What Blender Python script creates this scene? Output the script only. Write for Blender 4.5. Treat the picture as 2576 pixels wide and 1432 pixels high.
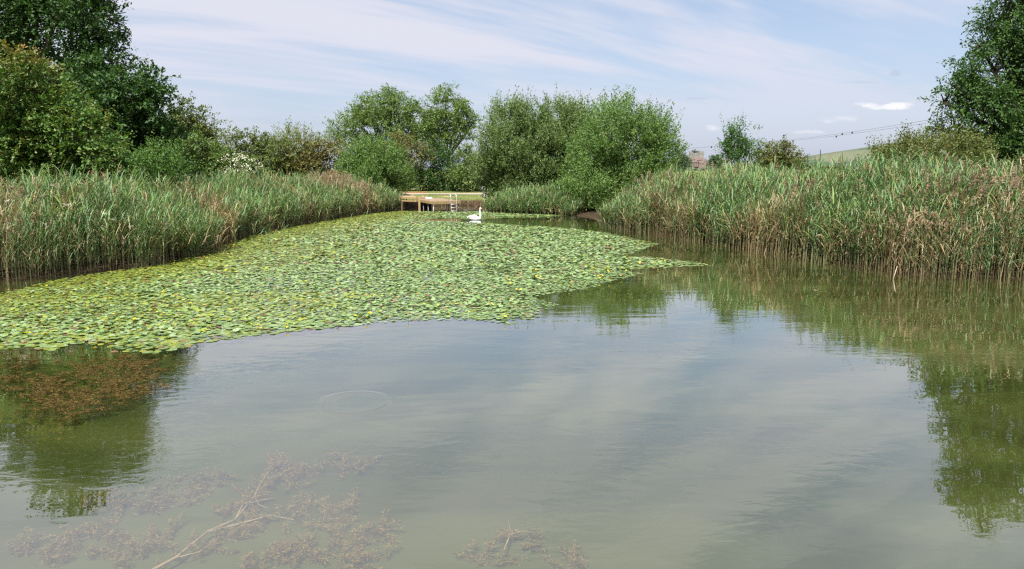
import bpy, math, random
import numpy as np
from mathutils import Vector

for o in list(bpy.data.objects):
    bpy.data.objects.remove(o)
SC = bpy.context.scene
COL = SC.collection
RNG = np.random.default_rng(7)
random.seed(7)

# ------------------------------------------------------------------ camera
EYE = 3.0
FPX = 1873.0                      # focal length in units of a 2575 wide picture
PITCH = math.radians(8.8)
cam_d = bpy.data.cameras.new('camera')
cam = bpy.data.objects.new('camera', cam_d)
COL.objects.link(cam)
cam.location = (0, 0, EYE)
cam.rotation_euler = (math.radians(90) - PITCH, 0, 0)
cam_d.sensor_width = 36.0
cam_d.lens = 36.0 * FPX / 2575.0
cam_d.clip_start = 0.1
cam_d.clip_end = 12000
SC.camera = cam

# ------------------------------------------------------------------ sun, sky, exposure
SUN_EL, SUN_AZ = math.radians(60), math.radians(203)   # azimuth clockwise from +Y (view direction)
sd = bpy.data.lights.new('sun', 'SUN')
sd.energy = 5.0
sd.angle = math.radians(0.55)
sd.color = (1.0, 0.955, 0.88)
sun = bpy.data.objects.new('sun', sd)
COL.objects.link(sun)
sun_dir = Vector((math.sin(SUN_AZ) * math.cos(SUN_EL), math.cos(SUN_AZ) * math.cos(SUN_EL), math.sin(SUN_EL)))
sun.rotation_euler = sun_dir.to_track_quat('Z', 'Y').to_euler()
sun.location = (-20, -20, 60)

SC.view_settings.view_transform = 'Standard'
SC.view_settings.look = 'None'
SC.view_settings.exposure = 0.9
SC.view_settings.gamma = 1.0
SC.view_settings.use_curve_mapping = False
SC.render.engine = 'CYCLES'
SC.cycles.filter_width = 1.3
SC.cycles.use_denoising = False
SC.cycles.max_bounces = 6
SC.cycles.diffuse_bounces = 1
SC.cycles.glossy_bounces = 2
SC.cycles.transmission_bounces = 3
SC.cycles.transparent_max_bounces = 8
SC.cycles.caustics_reflective = False
SC.cycles.caustics_refractive = False


class NT:
    """small helper round a node tree"""
    def __init__(s, nt):
        s.nt = nt
        nt.nodes.clear()

    def n(s, kind, *ins, out=0, **props):
        nd = s.nt.nodes.new(kind)
        for k, v in props.items():
            setattr(nd, k, v)
        for k, v in enumerate(ins):
            s.put(nd.inputs[k], v)
        return nd

    def put(s, sock, v):
        if v is None:
            return
        if isinstance(v, bpy.types.NodeSocket):
            s.nt.links.new(v, sock)
        elif isinstance(v, bpy.types.Node):
            s.nt.links.new(v.outputs[0], sock)
        else:
            sock.default_value = v

    def math(s, op, a, b=None, c=None, clamp=False):
        nd = s.nt.nodes.new('ShaderNodeMath')
        nd.operation = op
        nd.use_clamp = clamp
        for i, v in enumerate((a, b, c)):
            s.put(nd.inputs[i], v)
        return nd.outputs[0]

    def noise(s, vec, scale, detail=4.0, rough=0.5, dist=0.0):
        nd = s.nt.nodes.new('ShaderNodeTexNoise')
        if vec is not None:
            s.put(nd.inputs['Vector'], vec)
        nd.inputs['Scale'].default_value = scale
        nd.inputs['Detail'].default_value = detail
        nd.inputs['Roughness'].default_value = rough
        nd.inputs['Distortion'].default_value = dist
        return nd.outputs['Fac']

    def ramp(s, fac, a, b, lo=0.0, hi=1.0):
        nd = s.nt.nodes.new('ShaderNodeMapRange')
        nd.interpolation_type = 'SMOOTHSTEP'
        s.put(nd.inputs[0], fac)
        for i, v in enumerate((a, b, lo, hi)):
            nd.inputs[i + 1].default_value = v
        return nd.outputs[0]

    def mix(s, fac, a, b):
        nd = s.nt.nodes.new('ShaderNodeMix')
        nd.data_type = 'RGBA'
        s.put(nd.inputs['Factor'], fac)
        for sock, v in ((nd.inputs[6], a), (nd.inputs[7], b)):
            s.put(sock, (*v, 1) if isinstance(v, tuple) and len(v) == 3 else v)
        return nd.outputs[2]

    def mapping(s, vec, loc=(0, 0, 0), rot=(0, 0, 0), scale=(1, 1, 1)):
        nd = s.nt.nodes.new('ShaderNodeMapping')
        s.put(nd.inputs[0], vec)
        nd.inputs[1].default_value = loc
        nd.inputs[2].default_value = rot
        nd.inputs[3].default_value = scale
        return nd.outputs[0]


world = bpy.data.worlds.new('World')
SC.world = world
world.use_nodes = True


def build_world():
    w = NT(world.node_tree)
    sky = w.n('ShaderNodeTexSky', sky_type='NISHITA')
    sky.sun_disc = False
    sky.sun_elevation = SUN_EL
    sky.sun_rotation = SUN_AZ
    sky.air_density = 1.0
    sky.dust_density = 1.6
    sky.ozone_density = 1.6
    tc = w.n('ShaderNodeTexCoord').outputs['Generated']
    sep = w.n('ShaderNodeSeparateXYZ', tc)
    x, y, z = sep.outputs
    zz = w.math('ADD', w.math('MAXIMUM', z, 0.0), 0.13)
    px, py = w.math('DIVIDE', x, zz), w.math('DIVIDE', y, zz)
    plane = w.n('ShaderNodeCombineXYZ', px, py, 0.0).outputs[0]
    # thin high cirrus in long streaks
    turn = w.mapping(plane, rot=(0, 0, math.radians(-38)))
    m1 = w.mapping(turn, scale=(0.26, 0.85, 1))
    big = w.noise(m1, 1.15, 5, 0.55, 0.5)
    turn2 = w.mapping(plane, rot=(0, 0, math.radians(-30)))
    m2 = w.mapping(turn2, loc=(3, 1, 0), scale=(0.35, 1.9, 1))
    fine = w.noise(m2, 1.8, 7, 0.58, 0.7)
    comb = w.math('ADD', w.math('MULTIPLY', big, 0.78), w.math('MULTIPLY', fine, 0.22))
    cir = w.ramp(comb, 0.385, 0.545, 0.10, 1.0)
    # hazy toward the horizon
    hz = w.ramp(z, 0.0, 0.32, 0.62, 0.0)
    col = w.mix(hz, sky.outputs[0], (3.55, 4.05, 5.5))
    col = w.mix(w.math('MULTIPLY', cir, w.ramp(z, 0.02, 0.16, 0.25, 1.0)), col, (4.75, 4.85, 5.55))
    # a small bright fair-weather cloud and some faint scraps low on the right
    ratio = w.math('DIVIDE', x, w.math('MAXIMUM', y, 0.05))
    elev = w.math('DIVIDE', z, w.math('MAXIMUM', y, 0.05))
    uv = w.n('ShaderNodeCombineXYZ', ratio, elev, 0.0).outputs[0]
    wob = w.noise(w.mapping(uv, scale=(11, 42, 1)), 2.6, 6, 0.62, 0.3)

    def puff(cu, cv, ru, rv, amt, lo=0.15, hi=0.75):
        du = w.math('DIVIDE', w.math('SUBTRACT', ratio, cu), ru)
        dv = w.math('DIVIDE', w.math('SUBTRACT', elev, cv), rv)
        r2 = w.math('ADD', w.math('MULTIPLY', du, du), w.math('MULTIPLY', dv, dv))
        f = w.math('SUBTRACT', w.math('ADD', w.math('MULTIPLY', wob, 2.4), -0.55), w.math('MULTIPLY', r2, 0.55))
        f = w.math('MULTIPLY', w.ramp(f, lo, hi, 0.0, amt), w.math('GREATER_THAN', y, 0.05))
        return f
    white = (6.6, 6.5, 6.7)
    for c in ((0.492, 0.0815, 0.056, 0.0065, 0.85), (0.43, 0.066, 0.03, 0.006, 0.25), (0.385, 0.049, 0.03, 0.004, 0.35),
              (0.262, 0.053, 0.012, 0.005, 0.4)):
        col = w.mix(puff(*c), col, white)
    for c in ((0.243, 0.092, 0.02, 0.003, 0.3), (0.497, 0.124, 0.010, 0.006, 0.35), (0.45, 0.112, 0.03, 0.003, 0.25)):
        col = w.mix(puff(*c), col, (2.9, 3.2, 4.5))
    bg = w.n('ShaderNodeBackground', col, 0.085)
    w.n('ShaderNodeOutputWorld', bg)


build_world()

# ------------------------------------------------------------------ picture point -> place
_F = np.array((0, math.cos(PITCH), -math.sin(PITCH)))
_U = np.array((0, math.sin(PITCH), math.cos(PITCH)))
_C = np.array((0, 0, EYE))


def ray(px, py):
    return _F + np.array((1.0, 0, 0)) * (px - 1287.5) / FPX + _U * (716 - py) / FPX


def at(px, py, z=0.0):
    d = ray(px, py)
    t = (z - EYE) / d[2]
    return _C + d * t


def P(px, py, Y):
    d = ray(px, py)
    return _C + d * (Y / d[1])


def per_px(Y):
    return Y / FPX


# ------------------------------------------------------------------ object helpers
def tag(o, label=None, cat=None, group=None, kind=None):
    if label: o['label'] = label
    if cat: o['category'] = cat
    if group: o['group'] = group
    if kind: o['kind'] = kind
    return o


def empty(name, loc=(0, 0, 0), rz=0.0):
    o = bpy.data.objects.new(name, None)
    COL.objects.link(o)
    o.location = loc
    o.rotation_euler = (0, 0, rz)
    o.empty_display_size = 0.2
    return o


def obj(name, me, parent=None, loc=None):
    o = bpy.data.objects.new(name, me)
    COL.objects.link(o)
    if parent is not None:
        o.parent = parent
    if loc is not None:
        o.location = loc
    return o


def mesh_np(name, V, faces, mat=None, col=None, smooth=False):
    """faces: list of integer arrays (n,k), one per polygon size"""
    me = bpy.data.meshes.new(name)
    V = np.asarray(V, dtype=np.float32)
    faces = [np.asarray(f, dtype=np.int32) for f in faces if len(f)]
    nl = sum(f.size for f in faces)
    npoly = sum(len(f) for f in faces)
    me.vertices.add(len(V))
    me.vertices.foreach_set('co', V.ravel())
    me.loops.add(nl)
    me.polygons.add(npoly)
    me.loops.foreach_set('vertex_index', np.concatenate([f.ravel() for f in faces]))
    tot = np.concatenate([np.full(len(f), f.shape[1], dtype=np.int32) for f in faces])
    start = np.concatenate([[0], np.cumsum(tot)[:-1]]).astype(np.int32)
    me.polygons.foreach_set('loop_start', start)
    me.polygons.foreach_set('loop_total', tot)
    me.polygons.foreach_set('use_smooth', np.full(npoly, smooth, dtype=bool))
    me.update(calc_edges=True)
    if col is not None:
        a = me.color_attributes.new('Col', 'FLOAT_COLOR', 'POINT')
        c4 = np.ones((len(V), 4), dtype=np.float32)
        c4[:, :3] = col
        a.data.foreach_set('color', c4.ravel())
    if mat:
        me.materials.append(mat)
    me.validate()
    return me


class MB:
    """collects boxes, tubes and lofts for one mesh"""
    def __init__(s):
        s.V, s.F4, s.F3, s.C, s.n = [], [], [], [], 0

    def add(s, V, F4=(), F3=(), col=(1, 1, 1)):
        V = np.asarray(V, float)
        if len(F4): s.F4.append(np.asarray(F4) + s.n)
        if len(F3): s.F3.append(np.asarray(F3) + s.n)
        s.V.append(V)
        s.C.append(np.broadcast_to(np.asarray(col, float), (len(V), 3)))
        s.n += len(V)

    def box(s, c, size, rz=0.0, col=(1, 1, 1), bevel=0.0, tilt=None):
        hx, hy, hz = [k / 2 for k in size]
        v = np.array([(x, y, z) for z in (-hz, hz) for x, y in ((-hx, -hy), (hx, -hy), (hx, hy), (-hx, hy))])
        if bevel:
            b = bevel
            v = np.array([(x * (hx - bx), y * (hy - bx), zz) for zz, bx in ((-hz, b), (-hz + b, 0), (hz - b, 0), (hz, b))
                          for x, y in ((-1, -1), (1, -1), (1, 1), (-1, 1))])
        ca, sa = math.cos(rz), math.sin(rz)
        if tilt is not None:
            v = v @ np.asarray(tilt).T
        v = np.stack([v[:, 0] * ca - v[:, 1] * sa, v[:, 0] * sa + v[:, 1] * ca, v[:, 2]], 1) + np.asarray(c)
        L = len(v) // 4
        f = [(3, 2, 1, 0)]
        for k in range(L - 1):
            a = 4 * k
            f += [(a + i, a + (i + 1) % 4, a + 4 + (i + 1) % 4, a + 4 + i) for i in range(4)]
        a = 4 * (L - 1)
        f.append((a, a + 1, a + 2, a + 3))
        s.add(v, f, col=col)

    def tube(s, pts, rad, n=6, col=(1, 1, 1), cap=True):
        pts = np.asarray(pts, float)
        rad = np.broadcast_to(np.asarray(rad, float), (len(pts),))
        T = np.gradient(pts, axis=0)
        T /= np.linalg.norm(T, axis=1)[:, None] + 1e-9
        ref = np.array((0.31, 0.17, 0.93)) if abs(T[0, 2]) < 0.9 else np.array((1.0, 0.1, 0))
        A = np.cross(T, ref); A /= np.linalg.norm(A, axis=1)[:, None] + 1e-9
        B = np.cross(T, A)
        th = np.arange(n) * 2 * math.pi / n
        v = (pts[:, None, :] + rad[:, None, None] * (A[:, None, :] * np.cos(th)[None, :, None] + B[:, None, :] * np.sin(th)[None, :, None])).reshape(-1, 3)
        f = [(k * n + i, k * n + (i + 1) % n, (k + 1) * n + (i + 1) % n, (k + 1) * n + i) for k in range(len(pts) - 1) for i in range(n)]
        f3 = []
        if cap:
            v = np.vstack([v, pts[0], pts[-1]])
            e = len(v)
            f3 = [(e - 2, (i + 1) % n, i) for i in range(n)] + [(e - 1, (len(pts) - 1) * n + i, (len(pts) - 1) * n + (i + 1) % n) for i in range(n)]
        s.add(v, f, f3, col)

    def loft(s, rings, col=(1, 1, 1)):
        n = len(rings[0])
        v = np.vstack(rings + [np.mean(rings[0], 0)[None], np.mean(rings[-1], 0)[None]])
        R = len(rings)
        f = [(k * n + i, k * n + (i + 1) % n, (k + 1) * n + (i + 1) % n, (k + 1) * n + i) for k in range(R - 1) for i in range(n)]
        e = len(v)
        f3 = [(e - 2, (i + 1) % n, i) for i in range(n)] + [(e - 1, (R - 1) * n + i, (R - 1) * n + (i + 1) % n) for i in range(n)]
        s.add(v, f, f3, col)

    def mesh(s, name, mat, smooth=False, shift=None):
        V = np.vstack(s.V)
        if shift is not None:
            V = V - np.asarray(shift)
        fs = []
        if s.F4: fs.append(np.vstack(s.F4))
        if s.F3: fs.append(np.vstack(s.F3))
        return mesh_np(name, V, fs, mat, np.vstack(s.C), smooth)

    def build(s, name, mat, parent=None, smooth=False, loc=None, shift=None):
        return obj(name, s.mesh(name, mat, smooth, shift), parent, loc)


# ------------------------------------------------------------------ materials
def new_mat(name):
    m = bpy.data.materials.new(name)
    m.use_nodes = True
    return m, NT(m.node_tree)


def mat_leaf(name, trans=0.24, rough=0.5, spec=0.35, gain=(1, 1, 1)):
    m, t = new_mat(name)
    c = t.n('ShaderNodeAttribute', attribute_name='Col').outputs['Color']
    p = t.n('ShaderNodeBsdfPrincipled')
    t.put(p.inputs['Base Color'], c)
    p.inputs['Roughness'].default_value = rough
    p.inputs['Specular IOR Level'].default_value = spec
    c2 = t.mix(1.0, c, c)
    t.nt.nodes[-1].blend_type = 'MULTIPLY' if False else 'MIX'
    hs = t.n('ShaderNodeHueSaturation')
    hs.inputs['Hue'].default_value = 0.485
    hs.inputs['Saturation'].default_value = 1.15
    hs.inputs['Value'].default_value = 1.5
    t.put(hs.inputs['Color'], c2)
    tr = t.n('ShaderNodeBsdfTranslucent', hs.outputs[0])
    mx = t.n('ShaderNodeMixShader', trans, p.outputs[0], tr.outputs[0])
    t.n('ShaderNodeOutputMaterial', mx)
    return m


def mat_attr(name, rough=0.8, spec=0.25, grain=0.0, gscale=8.0, gstretch=(1, 1, 1), bump=0.0, metal=0.0):
    """colour from the mesh, broken up by grain and fine relief"""
    m, t = new_mat(name)
    c = t.n('ShaderNodeAttribute', attribute_name='Col').outputs['Color']
    p = t.n('ShaderNodeBsdfPrincipled')
    if grain or bump:
        tc = t.n('ShaderNodeTexCoord').outputs['Object']
        nz = t.noise(t.mapping(tc, scale=gstretch), gscale, 6, 0.62)
        if grain:
            k = t.ramp(nz, 0.3, 0.7, 1.0 - grain, 1.0 + grain)
            vm = t.n('ShaderNodeVectorMath', c, operation='SCALE')
            t.put(vm.inputs['Scale'], k)
            c = vm.outputs[0]
        if bump:
            b = t.n('ShaderNodeBump')
            b.inputs['Strength'].default_value = 1.0
            b.inputs['Distance'].default_value = bump
            t.put(b.inputs['Height'], nz)
            t.put(p.inputs['Normal'], b.outputs[0])
    t.put(p.inputs['Base Color'], c)
    p.inputs['Roughness'].default_value = rough
    p.inputs['Specular IOR Level'].default_value = spec
    p.inputs['Metallic'].default_value = metal
    t.n('ShaderNodeOutputMaterial', p)
    return m


M = {}
M['leaf'] = mat_leaf('leaf')
M['leaf_gloss'] = mat_leaf('glossy_leaf', 0.18, 0.55, 0.25)
M['reed'] = mat_leaf('reed_blade', 0.25, 0.5, 0.35)
M['pad'] = mat_leaf('lily_pad', 0.08, 0.38, 0.45)
M['petal'] = mat_leaf('petal', 0.3, 0.6, 0.2)
M['bark'] = mat_attr('bark', 0.9, 0.15, 0.35, 6, (1, 1, 0.25), 0.02)
M['wood'] = mat_attr('sawn_wood', 0.7, 0.25, 0.22, 5, (3, 0.4, 3), 0.002)
M['stone'] = mat_attr('stone', 0.9, 0.15, 0.25, 0.35, (1, 1, 1), 0.05)
M['roof'] = mat_attr('roof_tiles', 0.85, 0.2, 0.2, 0.6, (1, 1, 3), 0.05)
M['steel'] = mat_attr('steel_tube', 0.38, 0.5, 0.1, 20, metal=0.35)
M['dark'] = mat_attr('dark_metal', 0.6, 0.3, 0.1, 9)
M['cloth'] = mat_attr('cloth', 0.95, 0.1, 0.08, 14, bump=0.004)
M['feather'] = mat_attr('feather', 0.75, 0.2, 0.05, 26, (0.4, 1, 1), 0.004)
M['weed'] = mat_leaf('water_weed', 0.2, 0.8, 0.1)

# ------------------------------------------------------------------ the pond outline
LEFT_SHORE = [(-520, 728), (-200, 716), (0, 706), (100, 701), (200, 690), (370, 668), (460, 650), (560, 612), (640, 584), (760, 562),
              (850, 547), (950, 533), (1010, 526)]
FAR_SHORE = [(1045, 521), (1110, 518), (1190, 518), (1214, 527)]
WILLOW_SHORE = [(1222, 533), (1300, 539), (1400, 541), (1446, 543), (1500, 556)]
RIGHT_SHORE = [(1518, 568), (1560, 576), (1640, 590), (1800, 614), (1900, 628), (1980, 645), (2100, 662), (2200, 680), (2300, 694), (2450, 700), (2575, 703),
               (2800, 714), (3050, 730)]
W_ = lambda pts: np.array([at(*p)[:2] for p in pts])
left_w, far_w, will_w, right_w = W_(LEFT_SHORE), W_(FAR_SHORE), W_(WILLOW_SHORE), W_(RIGHT_SHORE)
POND = np.vstack([left_w, far_w, will_w, right_w, [(30, 9), (32, -10), (-32, -10), (-30, 12)]])


def inside(poly, X, Y):
    r = np.zeros(X.shape, bool)
    j = len(poly) - 1
    for i in range(len(poly)):
        xi, yi = poly[i]; xj, yj = poly[j]
        c = ((yi > Y) != (yj > Y)) & (X < (xj - xi) * (Y - yi) / (yj - yi + 1e-12) + xi)
        r ^= c
        j = i
    return r


def edge_dist(poly, X, Y, closed=True):
    d = np.full(X.shape, 1e9)
    n = len(poly)
    for i in range(n if closed else n - 1):
        a, b = poly[i], poly[(i + 1) % n]
        ab = b - a
        t = np.clip(((X - a[0]) * ab[0] + (Y - a[1]) * ab[1]) / (ab @ ab + 1e-12), 0, 1)
        d = np.minimum(d, np.hypot(X - a[0] - t * ab[0], Y - a[1] - t * ab[1]))
    return d


def vnoise(X, Y, s, seed=0):
    """smooth value noise, 0..1"""
    r = np.random.default_rng(seed)
    tab = r.random((64, 64))
    x, y = X * s + 1000, Y * s + 1000
    xi, yi = np.floor(x).astype(int), np.floor(y).astype(int)
    fx, fy = x - xi, y - yi
    fx, fy = fx * fx * (3 - 2 * fx), fy * fy * (3 - 2 * fy)
    g = lambda a, b: tab[a % 64, b % 64]
    return (g(xi, yi) * (1 - fx) + g(xi + 1, yi) * fx) * (1 - fy) + (g(xi, yi + 1) * (1 - fx) + g(xi + 1, yi + 1) * fx) * fy


def ground_z(X, Y):
    X, Y = np.asarray(X, float), np.asarray(Y, float)
    ins = inside(POND, X, Y)
    d = edge_dist(POND, X, Y)
    z_in = -np.minimum(1.1, 0.12 + 0.22 * d)
    z_out = 0.01 + 0.44 * (1 - np.exp(-d / 3.0)) + 0.05 * vnoise(X, Y, 0.5, 3) * np.clip(d, 0, 1)
    return np.where(ins, z_in, z_out)


# ------------------------------------------------------------------ ground, path, water, hills
def build_ground():
    def axis(lo, hi, step, far, n):
        mid = np.arange(lo, hi + 1e-6, step)
        g = np.geomspace(step, far, n)
        return np.concatenate([(lo - g)[::-1], mid, hi + g])
    xs = axis(-42, 48, 0.8, 4500, 22)
    ys = axis(-14, 106, 0.8, 4500, 22)
    X, Y = np.meshgrid(xs, ys)
    Z = ground_z(X, Y)
    nx, ny = len(xs), len(ys)
    I = np.arange(nx * ny).reshape(ny, nx)
    F = np.stack([I[:-1, :-1], I[:-1, 1:], I[1:, 1:], I[1:, :-1]], -1).reshape(-1, 4)
    m, t = new_mat('meadow_and_mud')
    geo = t.n('ShaderNodeNewGeometry').outputs['Position']
    z = t.n('ShaderNodeSeparateXYZ', geo).outputs[2]
    n1 = t.noise(geo, 0.35, 5, 0.6)
    n2 = t.noise(geo, 6.0, 5, 0.65)
    grass = t.mix(t.ramp(n1, 0.35, 0.65), (0.10, 0.15, 0.032), (0.20, 0.19, 0.07))
    grass = t.mix(t.ramp(n2, 0.3, 0.75), grass, (0.13, 0.16, 0.05))
    mud = t.mix(n2, (0.022, 0.016, 0.010), (0.060, 0.042, 0.025))
    bed = t.mix(t.ramp(n1, 0.3, 0.7), (0.050, 0.048, 0.018), (0.085, 0.075, 0.03))
    c = t.mix(t.ramp(t.math('ADD', z, t.math('MULTIPLY', n2, 0.12)), 0.28, 0.40), mud, grass)
    c = t.mix(t.ramp(z, -0.10, -0.02), bed, c)
    p = t.n('ShaderNodeBsdfPrincipled')
    t.put(p.inputs['Base Color'], c)
    p.inputs['Roughness'].default_value = 0.95
    p.inputs['Specular IOR Level'].default_value = 0.1
    b = t.n('ShaderNodeBump')
    b.inputs['Distance'].default_value = 0.05
    t.put(b.inputs['Height'], n2)
    t.put(p.inputs['Normal'], b.outputs[0])
    t.n('ShaderNodeOutputMaterial', p)
    me = mesh_np('ground', np.stack([X.ravel(), Y.ravel(), Z.ravel()], 1), [F], m, smooth=True)
    tag(obj('ground', me), 'meadow ground and muddy banks round the pond', kind='structure')


build_ground()

RING = at(890, 1010)


def build_water():
    m, t = new_mat('pond_water')
    geo = t.n('ShaderNodeNewGeometry').outputs['Position']
    # ripples: fine wind wavelets in drifting patches over a slow swell
    wob = t.mapping(geo, rot=(0, 0, math.radians(14)), scale=(0.8, 1.6, 1))
    f1 = t.noise(wob, 4.2, 3, 0.5, 0.4)
    f2 = t.noise(t.mapping(geo, rot=(0, 0, math.radians(-24)), scale=(0.6, 1.5, 1)), 1.3, 2, 0.45, 0.3)
    patch = t.noise(t.mapping(geo, rot=(0, 0, math.radians(-30)), scale=(0.35, 1.1, 1)), 0.42, 3, 0.5, 0.8)
    amp = t.ramp(patch, 0.42, 0.66, 0.08, 1.5)
    h = t.math('ADD', t.math('MULTIPLY', t.math('MULTIPLY', f1, amp), 0.0020), t.math('MULTIPLY', f2, 0.0030))
    # one set of rings where a fish has risen
    dv = t.n('ShaderNodeVectorMath', geo, tuple(RING), operation='DISTANCE').outputs['Value']
    for r0, a in ((0.44, 0.0030), (0.37, 0.0017), (0.30, 0.0009)):
        u = t.math('SUBTRACT', dv, r0)
        g = t.math('POWER', 2.718, t.math('MULTIPLY', t.math('MULTIPLY', u, u), -900.0))
        h = t.math('ADD', h, t.math('MULTIPLY', g, a))
    b = t.n('ShaderNodeBump')
    b.inputs['Strength'].default_value = 1.0
    b.inputs['Distance'].default_value = 1.0
    t.put(b.inputs['Height'], h)
    gl = t.n('ShaderNodeBsdfGlossy')
    gl.inputs['Color'].default_value = (1, 1, 1, 1)
    gl.inputs['Roughness'].default_value = 0.012
    t.put(gl.inputs['Normal'], b.outputs[0])
    silt = t.noise(t.mapping(geo, rot=(0, 0, math.radians(-32)), scale=(0.4, 1.0, 1)), 0.55, 4, 0.5, 1.0)
    body_c = t.mix(t.ramp(silt, 0.35, 0.65), (0.056, 0.068, 0.020), (0.084, 0.097, 0.036))
    df = t.n('ShaderNodeBsdfDiffuse', body_c)
    tp = t.n('ShaderNodeBsdfTransparent', (0.93, 0.93, 0.80, 1))
    body = t.n('ShaderNodeMixShader', 0.16, tp.outputs[0], df.outputs[0])
    inc = t.n('ShaderNodeNewGeometry').outputs['Incoming']
    cs = t.math('ABSOLUTE', t.n('ShaderNodeVectorMath', b.outputs[0], inc, operation='DOT_PRODUCT').outputs['Value'])
    sch = t.math('POWER', t.math('SUBTRACT', 1.0, cs, clamp=True), 3.1)
    refl = t.math('MULTIPLY_ADD', sch, 0.84, 0.15)
    mx = t.n('ShaderNodeMixShader', refl, body.outputs[0], gl.outputs[0])
    t.n('ShaderNodeOutputMaterial', mx)
    x0, x1, y0, y1 = -40, 40, -12, 70
    nx, ny = 9, 9
    xs, ys = np.linspace(x0, x1, nx), np.linspace(y0, y1, ny)
    X, Y = np.meshgrid(xs, ys)
    I = np.arange(nx * ny).reshape(ny, nx)
    F = np.stack([I[:-1, :-1], I[:-1, 1:], I[1:, 1:], I[1:, :-1]], -1).reshape(-1, 4)
    me = mesh_np('water', np.stack([X.ravel(), Y.ravel(), 0 * X.ravel()], 1), [F], m)
    tag(obj('water', me), 'murky green pond water with faint ripples', kind='structure')


build_water()


def build_silt():
    # the cloudy layer of suspended silt that ends what one can see below the surface
    m, t = new_mat('suspended_silt')
    geo = t.n('ShaderNodeNewGeometry').outputs['Position']
    silt = t.noise(t.mapping(geo, rot=(0, 0, math.radians(-32)), scale=(0.4, 1.0, 1)), 0.6, 5, 0.55, 1.0)
    c = t.mix(t.ramp(silt, 0.35, 0.65), (0.050, 0.063, 0.016), (0.098, 0.114, 0.038))
    df = t.n('ShaderNodeBsdfDiffuse', c)
    tp = t.n('ShaderNodeBsdfTransparent', (1, 1, 1, 1))
    mx = t.n('ShaderNodeMixShader', 0.80, tp.outputs[0], df.outputs[0])
    t.n('ShaderNodeOutputMaterial', mx)
    me = mesh_np('water_silt', [(-40, -12, -0.10), (40, -12, -0.10), (40, 70, -0.10), (-40, 70, -0.10)], [np.array([(0, 1, 2, 3)])], m)
    tag(obj('water_silt', me), 'cloudy green silt hanging in the pond water', kind='structure')


build_silt()


def build_path():
    m, t = new_mat('pale_path')
    geo = t.n('ShaderNodeNewGeometry').outputs['Position']
    c = t.mix(t.noise(geo, 3.0, 5, 0.6), (0.25, 0.205, 0.16), (0.36, 0.30, 0.24))
    p = t.n('ShaderNodeBsdfPrincipled')
    t.put(p.inputs['Base Color'], c)
    p.inputs['Roughness'].default_value = 0.95
    t.n('ShaderNodeOutputMaterial', p)
    n = 46
    xs = np.linspace(-19, 26, n)
    mid = 77.5 + 0.8 * np.sin(xs * 0.11) - 0.06 * xs
    w = 2.1 + 0.25 * np.sin(xs * 1.7)
    V = []
    for x, a, b in zip(xs, mid - w, mid + w):
        for q in np.linspace(a, b, 5):
            V.append((x, q, float(ground_z(np.array([x]), np.array([q]))[0]) + 0.03))
    F = [(5 * i + j, 5 * i + j + 5, 5 * i + j + 6, 5 * i + j + 1) for i in range(n - 1) for j in range(4)]
    tag(obj('path', mesh_np('path', V, [np.array(F)[:, ::-1]], m)), 'pale gravel path crossing the meadow beyond the jetty', kind='structure')


build_path()


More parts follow.
